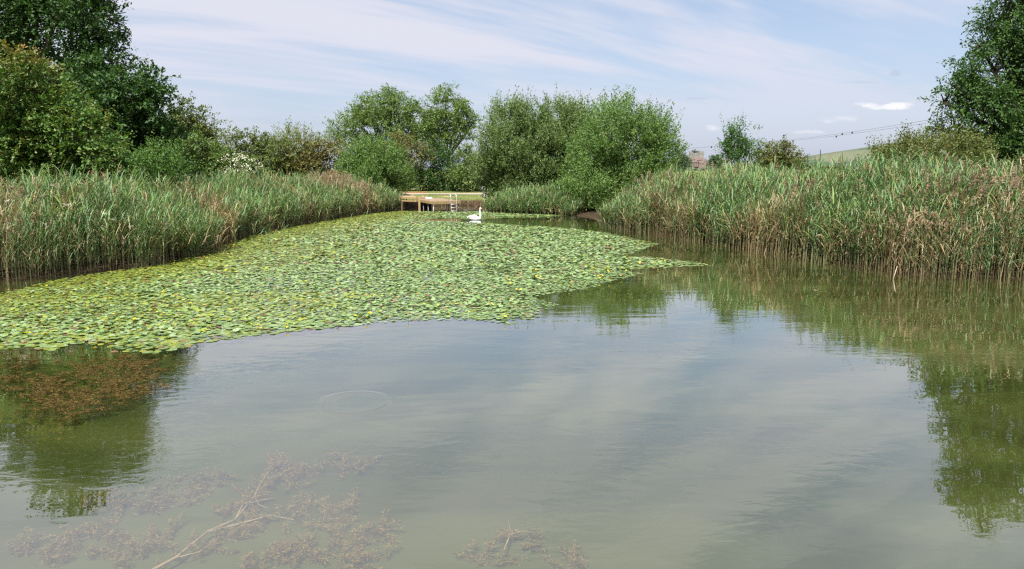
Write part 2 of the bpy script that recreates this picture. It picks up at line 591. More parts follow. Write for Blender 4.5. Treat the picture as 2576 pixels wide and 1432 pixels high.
def build_hills():
    m, t = new_mat('downland')
    geo = t.n('ShaderNodeNewGeometry').outputs['Position']
    n1 = t.noise(geo, 0.0042, 4, 0.55)
    n2 = t.noise(t.mapping(geo, scale=(1, 0.4, 3)), 0.02, 5, 0.6)
    c = t.mix(t.ramp(n1, 0.42, 0.58), (0.105, 0.122, 0.085), (0.135, 0.145, 0.098))
    c = t.mix(t.ramp(n2, 0.60, 0.66), c, (0.045, 0.075, 0.055))
    z = t.n('ShaderNodeSeparateXYZ', geo).outputs[2]
    lowf = t.ramp(t.math('ADD', z, t.math('MULTIPLY', n2, 45)), 38, 50, 1.0, 0.0)
    c = t.mix(lowf, c, (0.05, 0.085, 0.06))
    p = t.n('ShaderNodeBsdfPrincipled')
    t.put(p.inputs['Base Color'], c)
    p.inputs['Roughness'].default_value = 1.0
    p.inputs['Specular IOR Level'].default_value = 0.0
    t.n('ShaderNodeOutputMaterial', p)
    # ridge seen over the right-hand reeds
    ridge = [(1960, 412), (2010, 402), (2040, 395), (2070, 390), (2130, 380), (2200, 369), (2260, 359), (2350, 347), (2480, 336), (2650, 326), (2900, 330), (3200, 350)]
    rx = np.array([P(a, b, 2000)[0] for a, b in ridge]); rz = np.array([P(a, b, 2000)[2] for a, b in ridge])
    xs = np.linspace(rx[0], rx[-1], 90)
    top = np.interp(xs, rx, rz)
    top = np.convolve(np.pad(top, 2, mode='edge'), np.ones(5) / 5, 'valid')
    prof = [(-900, 0.0), (-700, 0.12), (-500, 0.34), (-320, 0.58), (-150, 0.84), (0, 1.0), (200, 0.96), (600, 0.6), (1200, 0.0)]
    V, nx, ny = [], len(xs), len(prof)
    for x, h in zip(xs, top):
        for k, (dy, f) in enumerate(prof):
            V.append((x * (1 + dy / 2000.0 * 0.3), 2000 + dy, max(0.0, h) * f - 2 * (f == 0)))
    F = [(i * ny + j, (i + 1) * ny + j, (i + 1) * ny + j + 1, i * ny + j + 1) for i in range(nx - 1) for j in range(ny - 1)]
    tag(obj('hill', mesh_np('hill', V, [np.array(F)], m, smooth=True)), 'long pale green chalk hill on the skyline', kind='structure')
    # low knoll carrying the castle and the town
    c0 = P(1775, 400, 1200)
    V, F = [], []
    A, R = 40, 8
    for r in range(R + 1):
        rr = r / R
        for a in range(A):
            th = 2 * math.pi * a / A
            hgt = 19.5 * (0.5 + 0.5 * math.cos(math.pi * rr)) - 1.5
            hgt *= 1.0 if True else 0
            V.append((c0[0] - 12 + math.cos(th) * 95 * rr, c0[1] + math.sin(th) * 120 * rr, hgt))
    F = [(r * A + a, (r + 1) * A + a, (r + 1) * A + (a + 1) % A, r * A + (a + 1) % A) for r in range(R) for a in range(A)]
    m2, t = new_mat('wooded_knoll')
    geo = t.n('ShaderNodeNewGeometry').outputs['Position']
    c = t.mix(t.noise(geo, 0.15, 4, 0.6), (0.05, 0.085, 0.04), (0.12, 0.14, 0.07))
    p = t.n('ShaderNodeBsdfPrincipled')
    t.put(p.inputs['Base Color'], c)
    p.inputs['Roughness'].default_value = 1.0
    t.n('ShaderNodeOutputMaterial', p)
    tag(obj('castle_hill', mesh_np('castle_hill', V, [np.array(F)], m2, smooth=True)), 'low green knoll under the castle', kind='structure')
    return c0


KNOLL = build_hills()

# ------------------------------------------------------------------ trees and bushes
G = {
    'dark':   [(0.018, 0.046, 0.011), (0.034, 0.078, 0.017), (0.060, 0.116, 0.026)],
    'haw':    [(0.036, 0.088, 0.018), (0.068, 0.138, 0.027), (0.118, 0.190, 0.040)],
    'rust':   [(0.140, 0.120, 0.025), (0.190, 0.120, 0.028), (0.120, 0.140, 0.030)],
    'olive':  [(0.055, 0.090, 0.022), (0.095, 0.130, 0.034), (0.135, 0.145, 0.040)],
    'brown':  [(0.085, 0.088, 0.026), (0.125, 0.112, 0.034), (0.080, 0.105, 0.028)],
    'fresh':  [(0.036, 0.090, 0.020), (0.060, 0.130, 0.030), (0.090, 0.165, 0.042)],
    'ash':    [(0.064, 0.118, 0.026), (0.105, 0.170, 0.040), (0.148, 0.205, 0.055)],
    'willow': [(0.062, 0.112, 0.030), (0.105, 0.160, 0.046), (0.150, 0.205, 0.068)],
    'willow2': [(0.058, 0.120, 0.028), (0.098, 0.172, 0.040), (0.145, 0.220, 0.060)],
    'pale':   [(0.110, 0.150, 0.060), (0.150, 0.185, 0.080), (0.170, 0.200, 0.090)],
    'far':    [(0.050, 0.085, 0.040), (0.080, 0.115, 0.055)],
}


GAIN = 1.22
G = {k: [tuple(c * GAIN for c in q) for q in v] for k, v in G.items()}


def unit(v):
    return v / (np.linalg.norm(v, axis=-1, keepdims=True) + 1e-9)


def leaf_geometry(Pn, T, Nn, L, Wd):
    S = unit(np.cross(T, Nn))
    L, Wd = L[:, None], Wd[:, None]
    mid = Pn + T * L * 0.48
    drop = np.cross(S, T) * L * 0.06
    V = np.stack([Pn, mid + S * Wd * 0.5 - drop, Pn + T * L, mid - S * Wd * 0.5 - drop], 1).reshape(-1, 3)
    n = len(Pn)
    F = np.arange(4 * n).reshape(n, 4)
    return V, F


STYLE = dict(
    broad=dict(tl=0.55, per=14, ll=0.17, lw=0.10, up=0.15, out=0.8, rnd=0.8, flat=1.35, core=0.35),
    haw=dict(tl=0.50, per=16, ll=0.13, lw=0.085, up=0.05, out=0.9, rnd=0.7, flat=1.9, core=0.5),
    ash=dict(tl=0.75, per=14, ll=0.17, lw=0.075, up=0.05, out=0.7, rnd=0.9, flat=0.5, core=0.2),
    willow=dict(tl=0.75, per=18, ll=0.17, lw=0.06, up=0.95, out=0.75, rnd=0.55, flat=0.2, core=0.45),
    shoot=dict(tl=0.70, per=16, ll=0.15, lw=0.075, up=0.7, out=0.8, rnd=0.5, flat=0.5, core=0.35),
    wind=dict(tl=0.70, per=16, ll=0.16, lw=0.07, up=-0.1, out=0.8, rnd=0.6, flat=0.9, core=0.28),
)


def make_tree(name, label, cat, Y, lobes, n, style, pal, group=None, base=None, pal2=None, pal2_when=None, trunk_r=0.16, mat='leaf',
              gap=0.0, spread=1.0, jitter=0.6, limbs=True, depth=1.35, size=1.0, dy=0, tall=0.0, bark=(0.11, 0.085, 0.06), seed=None, blossoms=None, lean=(0, 0)):
    """lobes: (px, py, radius) in picture units at distance Y; the crown is real volume round them"""
    st = STYLE[style]
    rng = np.random.default_rng(seed if seed is not None else abs(hash(label)) % 1 + len(label) * 31 + int(Y * 7) + n)
    pm = per_px(Y)
    Ls = []
    for lb in lobes:
        px, py, r = lb[0], lb[1] + dy, lb[2]
        q = (lb[3] if len(lb) > 3 else rng.uniform(-jitter, jitter)) * r * pm
        c = P(px, py, Y) + np.array((0, q, 0))
        k = 1 + q / Y
        R = r * pm * k
        Ls.append((np.array((c[0] * k, c[1], EYE + (c[2] - EYE) * k)), np.array((R, R * depth, R))))
    cen = np.array([l[0] for l in Ls]); rad = np.array([l[1] for l in Ls])
    bx, by = base if base else (float(np.mean([l[0] for l in lobes])), None)
    b0 = P(bx, 440, Y)
    gz = float(ground_z(np.array([b0[0]]), np.array([Y]))[0])
    root_p = np.array((b0[0], Y, gz))
    root = empty(name, root_p)
    tag(root, label, cat, group)
    # sprays of leaves
    wts = rad[:, 0] ** 2.2
    wts /= wts.sum()
    nt = max(8, int(0.92 * n / st['per']))
    li = rng.choice(len(Ls), nt, p=wts)
    dirs = unit(rng.normal(size=(nt, 3)))
    # clumps: pull directions toward a few per-lobe centres so light and dark masses appear
    kc = 26
    cd = unit(rng.normal(size=(len(Ls), kc, 3)))
    pk = rng.integers(0, kc, nt)
    pick = cd[li, pk]
    dirs = unit(pick + 0.24 * rng.normal(size=(nt, 3)))
    cr = 0.76 + 0.38 * rng.random((len(Ls), kc))
    rr = st['core'] + (1 - st['core']) * rng.random(nt) ** 0.45
    inner = rng.random(nt) < 0.24
    rr[inner] *= rng.random(inner.sum()) ** 0.5
    bump = cr[li, pk]
    org = cen[li] + dirs * rad[li] * (rr * bump)[:, None]
    tdir = unit(dirs * st['out'] + np.array((lean[0], 0, st['up'] + lean[1])) + st['rnd'] * rng.normal(size=(nt, 3)) * 0.6)
    tl = st['tl'] * size * spread * (0.5 + rng.random(nt))
    if tall:
        top = dirs[:, 2] > 0.35
        tl[top] *= 1 + tall * rng.random(top.sum()) ** 2
    per = st['per']
    s = (np.arange(per)[None, :] + rng.random((nt, per))) / per
    bend = np.array((0, 0, -0.35 if st['up'] < 0.5 else 0.1))
    pos = org[:, None, :] + tdir[:, None, :] * (s * tl[:, None])[..., None] + bend * ((s ** 2) * tl[:, None])[..., None]
    pos = pos + rng.normal(size=pos.shape) * (0.05 * size)
    side = unit(rng.normal(size=pos.shape))
    ld = unit(tdir[:, None, :] * 0.7 + side * 0.8 + np.array((0, 0, -0.15)))
    nn = unit(rng.normal(size=pos.shape) * 0.75 + np.array((0, 0, st['flat'])) + dirs[:, None, :] * 0.35)
    sz = (0.65 + 0.7 * rng.random((nt, per))) * size
    colt = rng.random(nt)
    pos, ld, nn, sz = pos.reshape(-1, 3), ld.reshape(-1, 3), nn.reshape(-1, 3), sz.ravel()
    ct = np.clip(np.repeat(colt, per) * 0.6 + 0.4 * rng.random(nt * per) , 0, 1)
    pa = np.array(G[pal])
    def shade(pa, u):
        f = u * (len(pa) - 1)
        i = np.minimum(f.astype(int), len(pa) - 2)
        return pa[i] + (pa[i + 1] - pa[i]) * (f - i)[:, None]
    col = shade(pa, ct)
    if pal2:
        w = np.clip(pal2_when(pos) + 0.9 * (np.repeat(rng.random(nt), per) - 0.5), 0, 1)[:, None]
        col = col * (1 - w) + shade(np.array(G[pal2]), ct) * w
    keep = pos[:, 2] > gz + 0.05
    if gap:
        keep &= (vnoise(pos[:, 0] + pos[:, 2] * 0.3, pos[:, 2], 0.9 / size, 5) > gap) | (rng.random(len(pos)) < 0.15)
    pos, ld, nn, sz, col = pos[keep], ld[keep], nn[keep], sz[keep], col[keep]
    V, F = leaf_geometry(pos, ld, nn, st['ll'] * sz, st['lw'] * sz)
    me = mesh_np('crown', V - root_p, [F], M[mat], np.repeat(col, 4, 0))
    obj('crown', me, root)
    # trunk and limbs up into the crown
    tr = MB()
    cz = cen[:, 2]
    mean = np.average(cen, axis=0, weights=wts)
    fork = root_p + (mean - root_p) * np.array((0.55, 0.55, 0.45))
    pts = [root_p - (0, 0, 0.1), root_p * 0.5 + fork * 0.5 + np.array((rng.normal() * 0.1, 0, 0)), fork]
    tr.tube(pts, [trunk_r * 1.25, trunk_r * 0.95, trunk_r * 0.8], 8, bark)
    if limbs:
        for c, r in zip(cen, rad):
            m1 = fork * 0.45 + c * 0.55 + rng.normal(size=3) * 0.12 * r[0] - np.array((0, 0, 0.12 * r[0]))
            tr.tube([fork, m1, c], [trunk_r * 0.5, trunk_r * 0.34, trunk_r * 0.2], 6, bark)
            for _ in range(4):
                e = c + unit(rng.normal(size=3) + np.array((0, 0, 0.5))) * r * 0.85
                tr.tube([c, (c + e) / 2 + rng.normal(size=3) * 0.08 * r[0], e], [trunk_r * 0.2, trunk_r * 0.12, trunk_r * 0.05], 5, bark)
    tr.build('trunk', M['bark'], root, True, shift=root_p)
    if blossoms:
        cnt, test = blossoms
        Pb = cen[li] + dirs * rad[li] * 1.02
        ok = np.where(test(Pb) & (dirs[:, 2] > -0.1) & (dirs[:, 1] < 0.3))[0][:cnt]
        Vs, Fs = [], []
        for q in ok:
            k = 14
            pp = Pb[q] + rng.normal(size=(k, 3)) * np.array((0.13, 0.13, 0.04))
            v, f = leaf_geometry(pp, unit(rng.normal(size=(k, 3))), unit(np.array((0, -0.3, 1)) + 0.3 * rng.normal(size=(k, 3))), np.full(k, 0.10), np.full(k, 0.09))
            Fs.append(f + 4 * k * len(Vs)); Vs.append(v)
        if Vs:
            V = np.vstack(Vs)
            obj('blossoms', mesh_np('blossoms', V - root_p, [np.vstack(Fs)], M['petal'], np.tile((0.72, 0.70, 0.55), (len(V), 1))), root)
    return root


# tall dark trees and bushes on the left
make_tree('tall_tree', 'tall dark broadleaf tree rising out of the top left corner', 'tree', 40,
          [(40, 60, 120, 0.3), (150, 20, 115, -.2), (245, 40, 72, 0), (265, 100, 52, 0), (100, -70, 120, .2), (190, -75, 85, 0), (60, -150, 80, 0), (-70, 0, 140, .2), (-90, 150, 150, .3),
           (20, 170, 110, .4), (120, 190, 90, .3), (225, 165, 70, 0.2), (290, 175, 40, 0)],
          84000, 'broad', 'dark', base=(70, 430), trunk_r=0.34, mat='leaf_gloss', gap=0.13)
make_tree('dark_tree', 'rounded dark green tree below the right side of the tall corner tree', 'tree', 37,
          [(340, 255, 82), (265, 245, 95), (385, 285, 52), (395, 360, 62), (310, 350, 105), (190, 300, 110), (425, 415, 52), (350, 430, 80), (230, 400, 90)],
          52000, 'broad', 'dark', base=(290, 440), trunk_r=0.24, mat='leaf_gloss')
make_tree('hawthorn', 'broad hawthorn with rusty tinted top leaves at the left edge', 'tree', 31,
          [(30, 210, 90), (95, 240, 85), (165, 300, 85), (60, 320, 120), (230, 360, 72), (150, 390, 95), (20, 400, 100), (285, 415, 55), (-90, 260, 120), (-80, 380, 120)],
          90000, 'haw', 'haw', pal2='rust', pal2_when=lambda p: np.clip((p[:, 2] - 6.6) * 0.6, 0, 0.9), base=(80, 440), trunk_r=0.2)
make_tree('elder_sapling', 'small light green sapling poking above the left reeds', 'sapling', 30,
          [(400, 400, 36), (428, 385, 24), (378, 425, 34), (440, 420, 30), (410, 440, 40), (345, 415, 16)],
          8000, 'shoot', 'haw', base=(405, 450), trunk_r=0.05, size=0.6)
make_tree('olive_tree', 'olive green tree with a ragged top right of the dark trees', 'tree', 52,
          [(478, 300, 38), (450, 315, 36), (508, 320, 30), (470, 360, 55), (505, 375, 45), (525, 345, 22), (440, 400, 50)],
          20000, 'haw', 'olive', base=(480, 450), trunk_r=0.2, tall=1.2, size=1.15)
make_tree('flowering_elder', 'sloping bush with white blossom down its right side above the reeds', 'bush', 44,
          [(485, 420, 55), (535, 405, 42), (570, 425, 42), (610, 430, 34), (640, 445, 24), (505, 380, 40), (560, 450, 50)],
          21000, 'haw', 'haw', pal2='olive', pal2_when=lambda p: 0.4 + 0 * p[:, 0], base=(540, 460), trunk_r=0.12, size=1.0,
          blossoms=(46, lambda p: p[:, 0] > P(575, 420, 44)[0]))
HB = 'hawthorns in the hedge behind the left reeds'
for lab, lob, pal, nn_ in (
        ('olive hawthorn bush with thin twigs on top, next to the flowering bush', [(580, 375, 44), (630, 385, 50), (560, 410, 45), (610, 430, 50), (655, 362, 26)], 'olive', 15000),
        ('deep green hawthorn bush in the middle of the left hedge', [(680, 390, 48), (720, 405, 45), (660, 425, 45), (710, 440, 42), (690, 362, 24)], 'olive', 14000),
        ('brownest hawthorn bush of the hedge, left of the round green bush', [(765, 400, 42), (800, 392, 36), (770, 430, 40), (820, 420, 36), (845, 385, 30), (735, 420, 36)], 'brown', 15000)):
    make_tree('hawthorn_bush', lab, 'bush', 64, lob, nn_, 'haw', pal, HB, trunk_r=0.14, size=1.35, tall=0.9)
make_tree('pale_willow', 'pale green rounded treetop peeking over the brown hedge', 'tree', 92,
          [(745, 352, 32), (720, 358, 24), (775, 362, 28), (800, 368, 20), (750, 400, 50)], 6500, 'willow', 'pale', base=(750, 440), trunk_r=0.2, size=1.5)
# middle distance
make_tree('ash_tree', 'left crown of the twin tall airy trees behind the jetty', 'tree', 100,
          [(965, 262, 42), (920, 280, 40), (1010, 275, 38), (905, 320, 36), (950, 315, 46), (1000, 320, 42), (1030, 300, 30), (850, 325, 24), (835, 345, 22), (880, 350, 30), (940, 360, 38), (1010, 362, 34), (890, 300, 34), (1050, 320, 30), (985, 250, 30), (1050, 285, 32), (1060, 345, 30)],
          42000, 'ash', 'ash', base=(985, 440), trunk_r=0.3, size=1.45, gap=0.24, bark=(0.10, 0.085, 0.06))
make_tree('ash_tree', 'right crown of the twin tall airy trees, bare stems showing beneath', 'tree', 102,
          [(1120, 255, 36), (1085, 270, 32), (1150, 275, 34), (1170, 305, 26), (1110, 310, 36), (1140, 335, 30), (1075, 325, 32), (1165, 345, 22), (1090, 365, 26), (1195, 300, 14)],
          30000, 'ash', 'ash', base=(1135, 440), trunk_r=0.3, size=1.45, gap=0.27, bark=(0.10, 0.085, 0.06))
make_tree('round_bush', 'bright green rounded willow bush at the end of the left reeds', 'bush', 59,
          [(930, 395, 40), (900, 415, 38), (965, 410, 42), (995, 430, 34), (940, 445, 62), (1005, 455, 28), (900, 450, 40), (975, 475, 40)],
          40000, 'willow', 'willow2', base=(945, 480), trunk_r=0.12, size=1.0)
make_tree('bramble_thicket', 'brown topped dark thicket beyond the jetty, left of its gap', 'bush', 88,
          [(1000, 375, 34), (1035, 385, 34), (1010, 420, 45), (1060, 420, 45), (1055, 455, 34), (1000, 455, 40)], 16000, 'haw', 'brown', trunk_r=0.14, size=1.5,
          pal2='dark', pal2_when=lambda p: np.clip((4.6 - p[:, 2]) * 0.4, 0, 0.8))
make_tree('bramble_thicket', 'deep green middle thicket on the far side of the mown grass', 'bush', 89,
          [(1090, 395, 32), (1110, 425, 40), (1085, 450, 34), (1140, 410, 30), (1140, 450, 36), (1120, 462, 30)], 14000, 'haw', 'dark', trunk_r=0.14, size=1.5)
make_tree('bramble_thicket', 'lighter olive thicket beside the big willows, beyond the grass', 'bush', 86,
          [(1185, 400, 34), (1170, 435, 36), (1210, 420, 34), (1195, 455, 32), (1230, 440, 36)], 14000, 'haw', 'haw', trunk_r=0.14, size=1.5,
          pal2='olive', pal2_when=lambda p: 0.5 + 0 * p[:, 0])
# the big willows on the right of the jetty
make_tree('willow_tree', 'leftmost big bushy willow, dark at its foot beside the jetty', 'tree', 57,
          [(1285, 315, 56), (1250, 355, 46), (1335, 300, 46), (1310, 370, 66), (1240, 410, 46), (1290, 440, 66), (1230, 450, 36), (1350, 430, 62), (1375, 360, 55), (1260, 480, 40), (1350, 480, 45)],
          84000, 'willow', 'willow', base=(1310, 490), trunk_r=0.2, tall=0.6, size=1.0, dy=9)
make_tree('willow_tree', 'middle willow standing back between two bigger willow clumps', 'tree', 57,
          [(1400, 305, 50), (1440, 305, 50), (1420, 360, 66), (1470, 330, 54), (1440, 420, 66), (1400, 400, 60)],
          42000, 'willow', 'willow', base=(1430, 490), trunk_r=0.2, tall=0.6, size=1.0, dy=4)
make_tree('willow_tree', 'right hand big willow leaning over the dark water corner', 'tree', 52,
          [(1560, 300, 52), (1520, 330, 56), (1610, 325, 52), (1655, 340, 44), (1580, 380, 76), (1490, 390, 62), (1660, 395, 42), (1480, 455, 66), (1560, 450, 66), (1620, 430, 60), (1455, 500, 44),
           (1500, 505, 44), (1550, 500, 40), (1680, 370, 26), (1452, 515, 34, -0.9), (1488, 522, 36, -1.2), (1430, 490, 36, -0.6), (1512, 530, 34, -1.9), (1492, 540, 28, -2.4)],
          96000, 'willow', 'willow2', base=(1530, 520), trunk_r=0.22, tall=0.6, size=1.0, dy=5)
# right side
make_tree('alder_sapling', 'lone upright sapling above the right reeds near the castle', 'sapling', 40,
          [(1852, 335, 20), (1835, 350, 20), (1875, 352, 22), (1888, 365, 16), (1856, 372, 28), (1822, 372, 13), (1850, 400, 30), (1885, 400, 24), (1825, 395, 14)],
          9500, 'shoot', 'fresh', base=(1853, 430), trunk_r=0.05, size=0.62, spread=1.0, gap=0.30, tall=1.0, depth=0.9)
make_tree('olive_bush', 'low olive brown bush right of the lone sapling', 'bush', 42,
          [(1930, 395, 26), (1965, 388, 24), (1990, 398, 20), (1950, 415, 34), (2005, 412, 18), (1910, 410, 26)],
          12000, 'haw', 'brown', base=(1955, 430), trunk_r=0.07, size=0.75, pal2='haw', pal2_when=lambda p: 0.25 + 0 * p[:, 0], tall=1.2)
make_tree('wild_rose', 'thin twiggy bush between the hill and the right hand tree', 'bush', 31,
          [(2240, 392, 34), (2290, 382, 36), (2340, 380, 36), (2200, 405, 26), (2390, 385, 36), (2300, 410, 42), (2440, 392, 40)],
          17000, 'shoot', 'olive', base=(2310, 430), trunk_r=0.07, size=0.6, pal2='brown', pal2_when=lambda p: 0.3 + 0 * p[:, 0], tall=0.6)
make_tree('low_hedge', 'dark low hedge under the right hand tree', 'hedge', 33,
          [(2470, 385, 36), (2530, 380, 42), (2590, 385, 45), (2650, 380, 50), (2500, 405, 40), (2570, 410, 45)],
          15000, 'haw', 'dark', base=(2550, 440), trunk_r=0.08)
make_tree('big_tree', 'large windswept dark tree filling the top right corner', 'tree', 34,
          [(2535, 30, 62), (2500, 80, 52), (2560, 90, 62), (2470, 120, 26), (2445, 180, 52), (2500, 180, 62), (2415, 232, 50), (2375, 258, 32), (2470, 250, 66), (2550, 210, 80), (2540, 290, 62), (2400, 318, 42), (2360, 325, 20),
           (2480, 330, 52), (2570, -40, 66), (2640, 40, 100), (2650, 180, 110), (2640, 310, 90), (2610, -130, 90), (2560, -130, 40), (2620, -215, 44), (2740, -60, 130), (2740, 150, 130), (2760, 300, 110)],
          120000, 'wind', 'dark', base=(2590, 430), trunk_r=0.3, mat='leaf_gloss', gap=0.12, bark=(0.045, 0.036, 0.028), lean=(0.35, 0), size=0.86, pal2='haw', pal2_when=lambda p: 0.12 + 0 * p[:, 0])
for k, (lab, px, py, r, Y) in enumerate((
        ('dark distant tree at the right foot of the big willows', 1708, 396, 13, 210), ('dark distant treetop left of the castle', 1722, 403, 8, 260),
        ('small distant tree between the castle and the town houses', 1800, 400, 9, 700))):
    make_tree('distant_tree', lab, 'tree', Y, [(px, py, r), (px - r * .6, py + r * .5, r * .8), (px + r * .6, py + r * .6, r * .8), (px, py + r * 1.2, r)], 2600, 'broad', 'far',
              'distant trees by the castle', trunk_r=0.3, size=Y / 90.0, limbs=False)

# ------------------------------------------------------------------ reeds
GREEN = np.array([(0.090, 0.175, 0.060), (0.125, 0.220, 0.090), (0.170, 0.260, 0.118), (0.165, 0.245, 0.066)])
TAN = np.array([(0.31, 0.250, 0.130), (0.25, 0.185, 0.095), (0.37, 0.31, 0.17), (0.22, 0.155, 0.075)])


def reed_geometry(base, H, lean, dry, rng, nl=9, wide=1.0, plume=None, bare=0.34):
    """one mesh of many reeds: jointed stem, alternate arching blades, some with a plume"""
    n = len(base)
    Vs, F4s, F3s, Cs, off = [], [], [], [], 0
    def put(V, F4, F3, C):
        nonlocal off
        Vs.append(V); Cs.append(C)
        if len(F4): F4s.append(F4 + off)
        if len(F3): F3s.append(F3 + off)
        off += len(V)
    cg = GREEN[rng.integers(0, len(GREEN), n)] * (0.8 + 0.4 * rng.random((n, 1)))
    ctn = TAN[rng.integers(0, len(TAN), n)] * (0.75 + 0.5 * rng.random((n, 1)))
    up = np.array((0, 0, 1.0))
    def along(s):       # s (n,) or (n,k) -> points on the stem
        s = np.asarray(s)
        z = s * H.reshape((n,) + (1,) * (s.ndim - 1))
        hor = lean.reshape((n,) + (1,) * (s.ndim - 1) + (2,)) * (s ** 1.8)[..., None]
        p = np.zeros(s.shape + (3,))
        p[..., :2] = base[:, :2].reshape((n,) + (1,) * (s.ndim - 1) + (2,)) + hor
        p[..., 2] = base[:, 2].reshape((n,) + (1,) * (s.ndim - 1)) + z
        return p
    K = 4
    s = np.tile(np.linspace(0, 0.93, K), (n, 1))
    c = along(s)
    for q in (0, 1):
        th = rng.random(n) * math.pi
        a = np.stack([np.cos(th), np.sin(th), 0 * th], 1) * (0.0095 * wide)
        tp = np.linspace(1.0, 0.45, K)[None, :, None]
        V = np.stack([c - a[:, None] * tp, c + a[:, None] * tp], 2).reshape(-1, 3)
        b0 = (np.arange(n) * 2 * K)[:, None] + 2 * np.arange(K - 1)[None]
        F4 = np.stack([b0, b0 + 1, b0 + 3, b0 + 2], -1).reshape(-1, 4)
        f = np.linspace(0, 1, K)[None, :, None]
        fb = np.clip((0.42 - f) / 0.3, 0, 1) * 0.75
        gcol = cg[:, None] * (1 - fb) * 1.05 + ctn[:, None] * fb
        C = np.where(dry[:, None, None] > 0.5, ctn[:, None] * (0.9 + 0.1 * f), gcol)
        put(V, F4, np.zeros((0, 3), int), np.repeat(C, 2, 1).reshape(-1, 3))
    # blades
    k = nl
    s = bare + (0.97 - bare) * (np.arange(k)[None] + rng.random((n, k))) / k
    p0 = along(s)
    az = rng.random((n, 1)) * 6.283 + np.arange(k)[None] * 2.6 + rng.normal(size=(n, k)) * 0.6
    wind = unit(lean + 1e-6)
    h = np.stack([np.cos(az), np.sin(az), 0 * az], -1)
    h[..., :2] = unit(h[..., :2] + 0.35 * wind[:, None, :])
    L = (0.30 + 0.34 * rng.random((n, k))) * (0.7 + 0.6 * (1 - np.abs(s - 0.6)))
    rise = 0.75 + 0.75 * rng.random((n, k)) + 1.0 * np.clip(s - 0.7, 0, 1)
    dr = 0.10 + 1.15 * rng.random((n, k)) ** 1.7
    w0 = (0.0095 + 0.009 * rng.random((n, k))) * wide
    sd = np.stack([-h[..., 1], h[..., 0], 0 * az], -1)
    sd = unit(sd + 0.5 * rng.normal(size=sd.shape) * np.array((0.3, 0.3, 0.8)))
    hz_ = 0.42 + 0.34 * rng.random((n, k))
    pts = []
    for u in (0.0, 0.38, 0.74, 1.0):
        q = p0 + h * (L * u * hz_)[..., None]
        q[..., 2] += L * (rise * u - (rise * 0.32 + dr * 0.5) * u * u)
        pts.append(q)
    V = np.stack([pts[0] - sd * (w0 * .6)[..., None], pts[0] + sd * (w0 * .6)[..., None], pts[1] - sd * w0[..., None], pts[1] + sd * w0[..., None],
                  pts[2] - sd * (w0 * .65)[..., None], pts[2] + sd * (w0 * .65)[..., None], pts[3]], 2)
    bl = (rng.random((n, k)) < np.where(dry > 0.5, 0.38, 1.0)[:, None])
    V = V[bl].reshape(-1, 3)
    m = int(bl.sum())
    b0 = np.arange(m) * 7
    F4 = np.concatenate([np.stack([b0, b0 + 1, b0 + 3, b0 + 2], -1), np.stack([b0 + 2, b0 + 3, b0 + 5, b0 + 4], -1)])
    F3 = np.stack([b0 + 4, b0 + 5, b0 + 6], -1)
    var = 0.8 + 0.45 * rng.random((n, k, 1))
    oldleaf = (rng.random((n, k, 1)) < 0.30 * np.clip(1.1 - s, 0, 1)[..., None] * 1.6)
    Cb = np.where((dry[:, None, None] > 0.5) | oldleaf, ctn[:, None] * var, cg[:, None] * var * np.array((1.0, 1.02, 1.0)))
    put(V, F4, F3, np.repeat(Cb[bl], 7, 0))
    # feathery plumes
    if plume is not None and plume.any():
        idx = np.where(plume)[0]
        q = 22
        top = along(np.full(n, 0.96))[idx]
        sp = rng.random((len(idx), q))
        pl = 0.30
        wd = unit(np.concatenate([lean[idx], np.zeros((len(idx), 1))], 1) + 1e-5)
        pp = top[:, None] + (up * 0.9 + wd[:, None] * 0.5) * (sp * pl)[..., None] + rng.normal(size=(len(idx), q, 3)) * 0.012
        dd = unit(wd[:, None] * 0.9 + np.array((0, 0, 0.15)) + 0.5 * rng.normal(size=pp.shape))
        ln = 0.17 * (1.15 - sp)
        v, f = leaf_geometry(pp.reshape(-1, 3), dd.reshape(-1, 3), unit(rng.normal(size=(len(idx) * q, 3))), ln.ravel(), np.full(ln.size, 0.030 * wide))
        cc = np.array((0.29, 0.215, 0.135)) * (0.7 + 0.6 * rng.random((len(idx), 1, 1))) * np.ones((len(idx), q, 1))
        put(v, f, np.zeros((0, 3), int), np.repeat(cc.reshape(-1, 3), 4, 0))
    return np.vstack(Vs), np.vstack(F4s), np.vstack(F3s) if F3s else np.zeros((0, 3), int), np.vstack(Cs)


def bank_points(line, n, width, rng, power=1.4, jut=0.35):
    seg = np.diff(line, axis=0)
    ln = np.hypot(seg[:, 0], seg[:, 1])
    cum = np.concatenate([[0], np.cumsum(ln)])
    s = rng.random(n) * cum[-1]
    i = np.clip(np.searchsorted(cum, s) - 1, 0, len(seg) - 1)
    f = (s - cum[i]) / ln[i]
    p = line[i] + seg[i] * f[:, None]
    nrm = np.stack([-seg[i, 1], seg[i, 0]], 1) / ln[i][:, None]
    off = width * rng.random(n) ** power - jut * rng.random(n)
    edge = 0.55 * (vnoise(s, s * 0, 0.8, 11) - 0.5)
    return p, nrm, off + edge, s / cum[-1]


